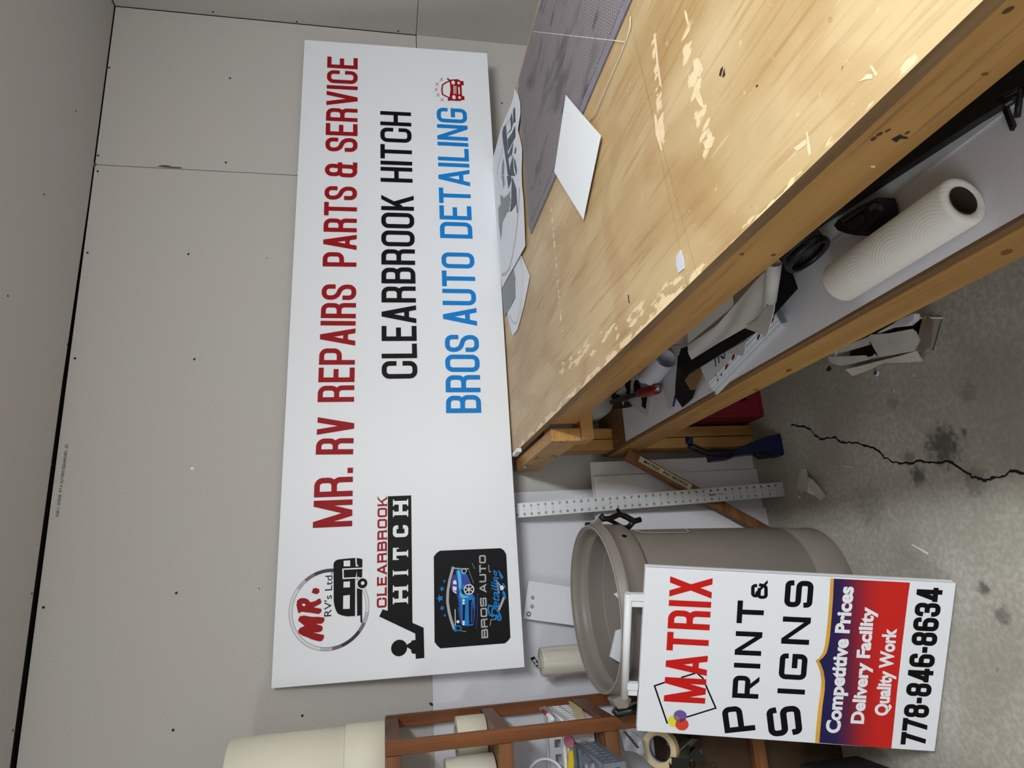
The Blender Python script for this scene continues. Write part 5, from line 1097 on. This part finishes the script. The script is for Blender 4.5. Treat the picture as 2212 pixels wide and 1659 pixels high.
# handle
hz = z6([(52, 302), (30, 972)]); mh = bn*.012
def afp(px, lift=0): 
    q = FA.ab(*px); return FA.at(q.x, q.y, lift)
hA, hB = afp(hz[0])+mh, afp(hz[1])+mh
MB().tube([hA, hB], .0098, 16).build('handle', mat('white_handle_plastic', (236, 238, 240), .35), af)
for ya, yb_ in (((82, 300), (77, 392)), ((46, 872), (40, 960))):
    for s_ in (0, 1):
        a = Vector((ya[0]+0, ya[1]))*(1-s_*.5)+Vector(yb_)*(s_*.5); b = Vector((ya[0], ya[1]))*(.5-s_*.5)+Vector(yb_)*(.5+s_*.5); wpx = 75 if ya[1] < 500 else 72
        qd = [afp(z6([(a.x-12, a.y)])[0]), afp(z6([(b.x-12, b.y-4)])[0]), afp(z6([(b.x+wpx, b.y)])[0]), afp(z6([(a.x+wpx, a.y+4)])[0])]
        MB().prism([p+bn*(.004+.006*s_) for p in qd], bn*(.014-.004*s_)).build('handle_strap', MATS['white_handle_plastic'], af, .001)
l1 = .0005
mb = MB(); FA.line(mb, z6([(543, 992)])[0], z6([(590, 195)])[0], z6([(280, 975)])[0], lambda T_, h: strokes('MATRIX', T_, h, h*.150, h*.088), l1*2); mb.build('lettering', M_RED2, af)
mb = MB()
for q in ([(302, 1115), (220, 880), (295, 855)], [(395, 826), (490, 797), (520, 805)], [(490, 797), (528, 830), (612, 1020), (428, 1077)]): FA.stroke(mb, z6(q), .0042, l1)
mb.build('logo_frame', M_BLACK, af)
for px, mm, k in (((348, 1102), mat('yellow_print', (238, 222, 60), .4), 2.4), ((397, 1123), mat('orange_red_print', (222, 66, 36), .4), 2.6), ((385, 1070), mat('violet_print', (112, 84, 160), .4), 2.8)):
    mb = MB(); FA.disc(mb, z6([px])[0], (FA.ab(*z6([px])[0])-FA.ab(*z6([(px[0]+42, px[1])])[0])).length, l1*k, 0, 40); mb.build('logo_dot', mm, af)
mb = MB()
def lens(c1, c2, rpx, mi_):
    r = (FA.ab(*z6([c1])[0])-FA.ab(*z6([(c1[0]+rpx, c1[1])])[0])).length; a, b = FA.ab(*z6([c1])[0]), FA.ab(*z6([c2])[0]); d = (b-a).length
    if d >= 2*r: return
    th = math.acos(d/2/r); an = math.atan2((b-a).y, (b-a).x); P = [a+Vector((math.cos(an+t), math.sin(an+t)))*r for t in np.linspace(-th, th, 12)]+[b+Vector((math.cos(an+math.pi+t), math.sin(an+math.pi+t)))*r for t in np.linspace(-th, th, 12)][1:-1]
    mb.flat([FA.at(p.x, p.y, l1*3.2) for p in P], mi_)
lens((397, 1123), (385, 1070), 42, 0); lens((348, 1102), (385, 1070), 42, 1)
mb.build('logo_overlap', [mat('plum_print', (138, 34, 92), .4), mat('grey_violet_print', (142, 118, 130), .4)], af)
def euro(t, sw=.17, gp=.2): return lambda T_, h: strokes(t, T_, h, h*sw, h*gp)
for t, a, b, c, sw, gp in (('P', (864, 1158), (842, 996), (666, 1148), .19, .2), ('rINT', (880, 962), (920, 347), (715, 948), .20, .33), ('s', (1160, 1180), (1140, 1000), (945, 1165), .19, .2), ('IgNs', (1172, 935), (1232, 222), (1000, 925), .20, .38)):
    mb = MB(); FA.line(mb, z6([a])[0], z6([b])[0], z6([c])[0], euro(t, sw, gp), l1); mb.build('lettering', M_BLACK, af)
mb = MB(); FA.line(mb, z6([(940, 330)])[0], z6([(940, 210)])[0], z6([(835, 325)])[0], lambda T_, h: strokes('q', T_, h, h*.21, 0), l1); mb.build('ampersand', M_BLACK, af)
# printed gold wave and blue to red panel
ctop = [(1236, 1235), (1245, 1130), (1257, 1010), (1272, 910), (1276, 850), (1268, 790), (1252, 745), (1240, 722), (1262, 706), (1285, 675), (1298, 630), (1306, 570), (1318, 450), (1328, 330), (1335, 205)]
cin = [(1262, 1235), (1271, 1130), (1282, 1010), (1296, 910), (1299, 850), (1290, 790), (1274, 745), (1262, 722), (1284, 706), (1308, 675), (1321, 630), (1330, 570), (1341, 450), (1350, 330), (1356, 206)]
mb = MB()
for i in range(len(ctop)-1): FA.shape(mb, z6([ctop[i], ctop[i+1], cin[i+1], cin[i]]), l1)
mb.build('gold_wave', mat('gold_print', (226, 170, 64), .35, noise=.2, nscale=7), af)
def grad():
    M, N, L, B, v = new('navy_to_red_print', .35); v = N.new('ShaderNodeNewGeometry').outputs['Position']
    a, b = afp(z6([(1300, 720)])[0]), afp(z6([(1640, 720)])[0]); d = (b-a); ln = d.length
    dt = N.new('ShaderNodeVectorMath'); dt.operation = 'DOT_PRODUCT'; L.new(v, dt.inputs[0]); dt.inputs[1].default_value = d/ln
    r = ramp(N, [(0, (22, 20, 82)), (.22, (36, 20, 78)), (.45, (98, 22, 58)), (.75, (176, 26, 30)), (1, (204, 28, 22))])
    mr = N.new('ShaderNodeMapRange'); L.new(dt.outputs['Value'], mr.inputs[0]); mr.inputs[1].default_value = a.dot(d/ln); mr.inputs[2].default_value = a.dot(d/ln)+ln
    L.new(mr.outputs[0], r.inputs[0]); L.new(r.outputs[0], B.inputs['Base Color']); return M
mb = MB()
bot = [(1706, 1268), (1718, 1165), (1729, 1060), (1739, 960), (1745, 905), (1752, 845), (1757, 800), (1762, 760), (1766, 725), (1771, 680), (1776, 630), (1784, 570), (1799, 450), (1814, 330), (1828, 236)]
for i in range(len(cin)-1): FA.shape(mb, z6([cin[i], cin[i+1], bot[i+1], bot[i]]), l1)
mb.build('gradient_panel', grad(), af)
for t, a, b, c in (('Competitive Prices', (1390, 1176), (1481, 258), (1300, 1170)), ('Delivery Facility', (1538, 1116), (1608, 388), (1455, 1110)), ('Quality Work', (1688, 1066), (1745, 522), (1602, 1060))):
    mb = MB(); FA.line(mb, z6([a])[0], z6([b])[0], z6([c])[0], lambda T_, h, t=t: plainfit(t, T_, h, .042), l1*2.2); mb.build('lettering', M_WHITEP, af)
mb = MB(); FA.line(mb, z6([(1914, 1250)])[0], z6([(2030, 272)])[0], z6([(1762, 1245)])[0], lambda T_, h: strokes('778-846-8634', T_, h, h*.20, h*.055), l1); mb.build('phone_number', M_BLACK, af)

# ================================================================== wooden rack at the left
RX, RYF, RYB, RZ = -2.73, -.405, -.064, 1.38; RXL = -3.25
rk = thing('wooden_rack', 'stained wooden slatted rack standing against the back wall', 'rack', ((RX+RXL)/2, -.22, 0))
for x0 in (RX-.036, RXL):
    for y0 in (RYF, RYB+.014): MB().box((x0, y0, 0), (x0+.036, y0+.020, RZ-.001)).build('post', M_RACK, rk, .002)
for zc_ in (RZ-.02, 1.055, .748, .30):
    for x0 in (RX-.034, RXL+.002): MB().box((x0, RYF+.0205, zc_-.02), (x0+.030, RYB+.0135, zc_+.02 if zc_ < 1.3 else RZ)).build('side_rail', M_RACKY, rk, .002)
    for y0 in (RYF+.003, RYB+.003): MB().box((RXL+.041, y0, zc_-.02), (RX-.037, y0+.022, zc_+.02 if zc_ < 1.3 else RZ)).build('cross_rail', M_RACKX, rk, .002)
    if zc_ < 1.3:
        for k in range(7):
            y0 = RYF+.042+k*(RYB-RYF-.048)/7; MB().box((RXL+.041, y0, zc_+.002), (RX-.041, y0+.030, zc_+.018)).build('slat', M_RACKX, rk, .0015)
for k in range(6): MB().box((RXL+.041, RYF+.042+k*.05, RZ-.018), (RX-.041, RYF+.042+k*.05+.04, RZ-.002)).build('slat', M_RACKX, rk, .0015)
# rolls
def roll(name, c, r, z0, z1, label, m=M_CREAM, core=.038, cat='roll', group=None):
    t = thing(name, label, cat, (c[0], c[1], z0), group); mx = Matrix.Translation((c[0], c[1], 0))
    MB().lathe([(core, z0), (r-.002, z0), (r, z0+.002), (r, z1-.002), (r-.002, z1), (core, z1)], mx, 64).build('paper', m, t)
    MB().lathe([(core, z0), (core, z1), (core-.004, z1), (core-.004, z0)], mx, 40, closed=True).build('core', mat('white_core', (214, 214, 218), .6), t)
    return t
roll('transfer_paper_roll', (-2.813, -.225), .1035, RZ+.0005, RZ+.112, 'cream paper roll standing on the rack top, the lower of two')
roll('transfer_paper_roll', (-2.815, -.225), .1005, RZ+.1125, 1.805, 'tall cream paper roll stacked upon a shorter roll on the rack')
roll('transfer_tape_roll', (-2.797, -.150), .064, 1.0760, 1.166, 'cream tape roll on the rack shelf beside the back post', core=.036)
roll('transfer_tape_roll', (-2.885, -.300), .075, 1.0760, 1.215, 'wide cream tape roll on the rack shelf, the one further left', core=.038)
one(MB().lathe([(.0001, 0), (.012, 0), (.014, .01), (.013, .03), (.0001, .03)], Matrix.Translation((-2.86, -.20, 1.8055)), 16), 'roll_end_cap', M_CREAM, 'small cream tube end on top of the tall paper roll', 'tube')
# baskets on the middle shelf
SZ2 = .7690
def basket(name, label, x0, x1, y0, y1, z0, z1, m, rim, cols, rows):
    t = thing(name, label, 'basket', ((x0+x1)/2, (y0+y1)/2, z0)); th = .003
    MB().box((x0, y0, z0), (x1, y1, z0+th)).build('base', m, t)
    def pierced(p, ux, uy, W_, H_, nrm, nc, nr):
        mb = MB(); xs = [0]; ys = [0]
        for i in range(nc): c = W_*(i+.5)/nc+.0; xs += [c-W_*.27/nc, c+W_*.27/nc]
        for j in range(nr): c = H_*.16+H_*.62*(j+.5)/nr; ys += [c-H_*.24/nr, c+H_*.24/nr]
        xs.append(W_); ys.append(H_)
        for i in range(len(xs)-1):
            for j in range(len(ys)-1):
                if i % 2 and j % 2: continue
                q = [p+ux*a+uy*b for a, b in ((xs[i], ys[j]), (xs[i+1], ys[j]), (xs[i+1], ys[j+1]), (xs[i], ys[j+1]))]; mb.prism(q, nrm*th)
        return mb
    up = Vector((0, 0, 1)); h = z1-z0-th
    pierced(Vector((x1, y0, z0+th)), Vector((0, 1, 0)), up, y1-y0, h, Vector((-1, 0, 0)), cols, rows).build('side_panel', m, t)
    pierced(Vector((x0, y0, z0+th)), Vector((0, 1, 0)), up, y1-y0, h, Vector((1, 0, 0)), cols, rows).build('side_panel', m, t)
    pierced(Vector((x0+th, y0, z0+th)), Vector((1, 0, 0)), up, x1-x0-2*th, h, Vector((0, 1, 0)), cols, rows).build('front_panel', m, t)
    pierced(Vector((x0+th, y1, z0+th)), Vector((1, 0, 0)), up, x1-x0-2*th, h, Vector((0, -1, 0)), cols, rows).build('back_panel', m, t)
    mb = MB(); r = rim; mb.tube([(x0, y0, z1), (x1, y0, z1), (x1, y1, z1), (x0, y1, z1)], r, 12, closed=True); mb.build('rim', m, t); return t
basket('plastic_basket', 'white slotted plastic basket on the rack shelf', -3.10, -2.748, -.295, -.068, SZ2, .862, mat('white_basket_plastic', (232, 232, 236), .35), .0065, 8, 2)
basket('plastic_basket', 'grey slotted plastic basket standing in front of the white one', -3.12, -2.805, -.560, -.325, SZ2+.001, .838, mat('blue_grey_basket_plastic', (110, 120, 132), .35), .007, 8, 2)
one(MB().prism([X(x, y, -2.742) for x, y in zz(1160, 1480, .1085, [(572, 250), (890, 465), (960, 640), (785, 680), (640, 350)])], (-.002, 0, 0)), 'manila_card', mat('manila_card', (230, 218, 176), .7), 'pale yellow card hanging beside the white basket on the rack', 'card')
mk = thing('marker_pen', 'white marker with a red band lying on the rim of the white basket', 'marker', (-2.75, -.15, .868))
pa_, pb_ = Vector((-2.750, -.085, .879)), Vector((-2.752, -.235, .879))
MB().tube([pa_, pb_], .0065, 14).build('barrel', M_WHITEP, mk); MB().tube([pa_.lerp(pb_, .2), pa_.lerp(pb_, .62)], .0068, 14).build('band', mat('red_marker_band', (196, 30, 48), .4), mk)
hnd = thing('utility_knife', 'yellow handled knife sticking out of the white basket', 'knife', (-2.86, -.29, .78))
MB().prism([Y(x, y, -.318) for x, y in zz(1160, 1480, .1085, [(650, 1310), (722, 1300), (735, 1720), (610, 1720)])], (0, .012, 0)).build('handle', mat('yellow_plastic', (232, 200, 40), .4), hnd, .002)
one(MB().lathe([(.055, 0), (.062, .002), (.062, .020), (.055, .022)], Matrix.Translation((-2.93, -.19, .90))@Matrix.Rotation(1.1, 4, 'X')@Matrix.Rotation(.3, 4, 'Y'), 48, closed=True), 'white_ring', M_WHITEP, 'white plastic ring standing in the white basket', 'ring')
one(MB().lathe([(.0001, 0), (.04, 0), (.045, .004), (.045, .02), (.0001, .024)], Matrix.Translation((-3.03, -.15, .93))@Matrix.Rotation(1.2, 4, 'X'), 40, smooth=False), 'dark_red_disc', mat('oxblood_plastic', (88, 22, 24), .4), 'dark red disc behind the white ring in the white basket', 'disc')
one(MB().lathe([(.0001, 0), (.026, 0), (.026, .012), (.0001, .013)], Matrix.Translation(Y(1231, 1601, -.315))@Matrix.Rotation(.9, 4, 'X')@Matrix.Scale(.62, 4), 32, smooth=False), 'pink_lid', mat('dusty_pink_plastic', (186, 108, 130), .4), 'dusty pink round lid at the edge of the grey basket', 'lid')
# lower shelf: cartons, bin, tape, clips
BZ0 = .3185
b1 = thing('carton', 'dark brown carton with faint lettering on the low rack shelf', 'box', (-2.96, -.25, BZ0))
MB().box((-3.20, -.36, BZ0), (-2.775, -.07, .50)).build('box', M_CARD, b1, .003)
fr = MB().box((-3.20, -.372, BZ0), (-2.785, -.3605, .497)).build('front_flap', M_CARD, b1)
mb = MB(); o = Vector((-2.985, -.3725, .43))
for t in plainfit('eecho', .10, .028, .0): mb.add([o+Vector((p.x, 0, p.y)) for p in t], [(0, 1, 2)])
mb.build('lettering', mat('faded_ink', (44, 32, 24), .8), b1)
one(MB().box((-3.20, -.355, .0), (-2.79, -.07, .275)), 'carton', mat('dull_kraft', (74, 56, 40), .8, noise=.08, nscale=20), 'kraft carton on the floor beneath the wooden rack', 'box', bevel=.003)
one(MB().box((-3.22, -.62, .0), (-2.90, -.425, .20)), 'storage_bin', mat('dark_grey_bin', (44, 44, 46), .5), 'dark grey bin on the floor in front of the rack', 'bin', bevel=.012)
mt_ = thing('masking_tape_roll', 'cream masking tape roll leaning among clips on the low rack shelf', 'tape roll', (-2.86, -.30, .5))
c = Y(1424, 1618, -.43); mx = Matrix.Translation(c)@(Vector((CAM))-c+Vector((-.35, .2, .95))).normalized().to_track_quat('Z', 'Y').to_matrix().to_4x4()
MB().lathe([(.0355, -.022), (.0505, -.022), (.0505, .002), (.0355, .002)], mx, 48, closed=True, smooth=False).build('tape', M_TAPE, mt_)
MB().lathe([(.0354, -.022), (.0354, .0018), (.0338, .0018), (.0338, -.022)], mx, 48, closed=True).build('core', mat('grey_white_core', (176, 174, 178), .6), mt_)
pk = thing('tape_pack', 'clear plastic pack with printed stripes beside the masking tape', 'packet', (-2.80, -.2, .5))
MB().grid(lambda u, v: Y(1338+44*u+12*v, 1576+18*u+46*v-6*math.sin(3*u), -.432+.02*math.sin(4*u+2*v)), 10, 8, .004).build('wrap', mat('clear_film_grey', (150, 152, 158), .15, spec=.8, noise=.2, nscale=30), pk)
for k in range(5): MB().prism([Y(1346+6*k, 1581+7.2*k, -.458), Y(1350+6*k, 1579+7.2*k, -.458), Y(1357+6*k, 1585+7.2*k, -.458), Y(1353+6*k, 1588+7.2*k, -.458)], (0, .001, 0)).build('stripe', mat('dark_brown_ink', (58, 40, 38), .5), pk)
def clip_(px, py, yy, rot, label, s=1.0):
    t = thing('binder_clip', label, 'clip', Y(px, py, yy), 'binder clips by the masking tape'); R_ = Matrix.Translation(Y(px, py, yy))@Matrix.Rotation(rot, 4, 'Y')@Matrix.Rotation(.3, 4, 'X')@Matrix.Diagonal((s, s, s, 1))
    q = [(-.020, 0, -.013), (.020, 0, -.013), (.020, -.010, .013), (-.020, -.010, .013)]; q2 = [(-.020, -.020, -.013), (.020, -.020, -.013), (.020, -.011, .013), (-.020, -.011, .013)]
    mb = MB(); mb.prism([R_@Vector(p) for p in q], R_.to_3x3()@Vector((0, .001, 0))); mb.prism([R_@Vector(p) for p in q2], R_.to_3x3()@Vector((0, -.001, 0))); mb.prism([R_@Vector(p) for p in ((-.02, 0, -.013), (.02, 0, -.013), (.02, -.02, -.013), (-.02, -.02, -.013))], R_.to_3x3()@Vector((0, 0, -.001)))
    mb.build('body', M_BLACKP, t)
    for sg in (1, -1): MB().tube([R_@Vector(p) for p in ((-.012, -.0105, .012), (-.009, -.0105+sg*.008, .042), (0, -.0105+sg*.009, .048), (.009, -.0105+sg*.008, .042), (.012, -.0105, .012))], .0013, 8).build('wire_arm', M_STEEL, t)
clip_(1462, 1655, -.45, -1.35, 'binder clip with silver arms lying nearest the masking tape', 1.25); clip_(1498, 1634, -.42, -.6, 'binder clip with silver arms lying further from the masking tape', 1.0)
one(MB().grid(lambda u, v: Y(1440+75*u, 1590+50*v+8*u, -.395+.010*math.sin(6*u+4*v)), 12, 10, .003), 'plastic_bag', mat('smoky_clear_bag', (58, 50, 44), .15, spec=.8, noise=.3, nscale=14), 'dark clear plastic bag lying behind the binder clips', 'bag')
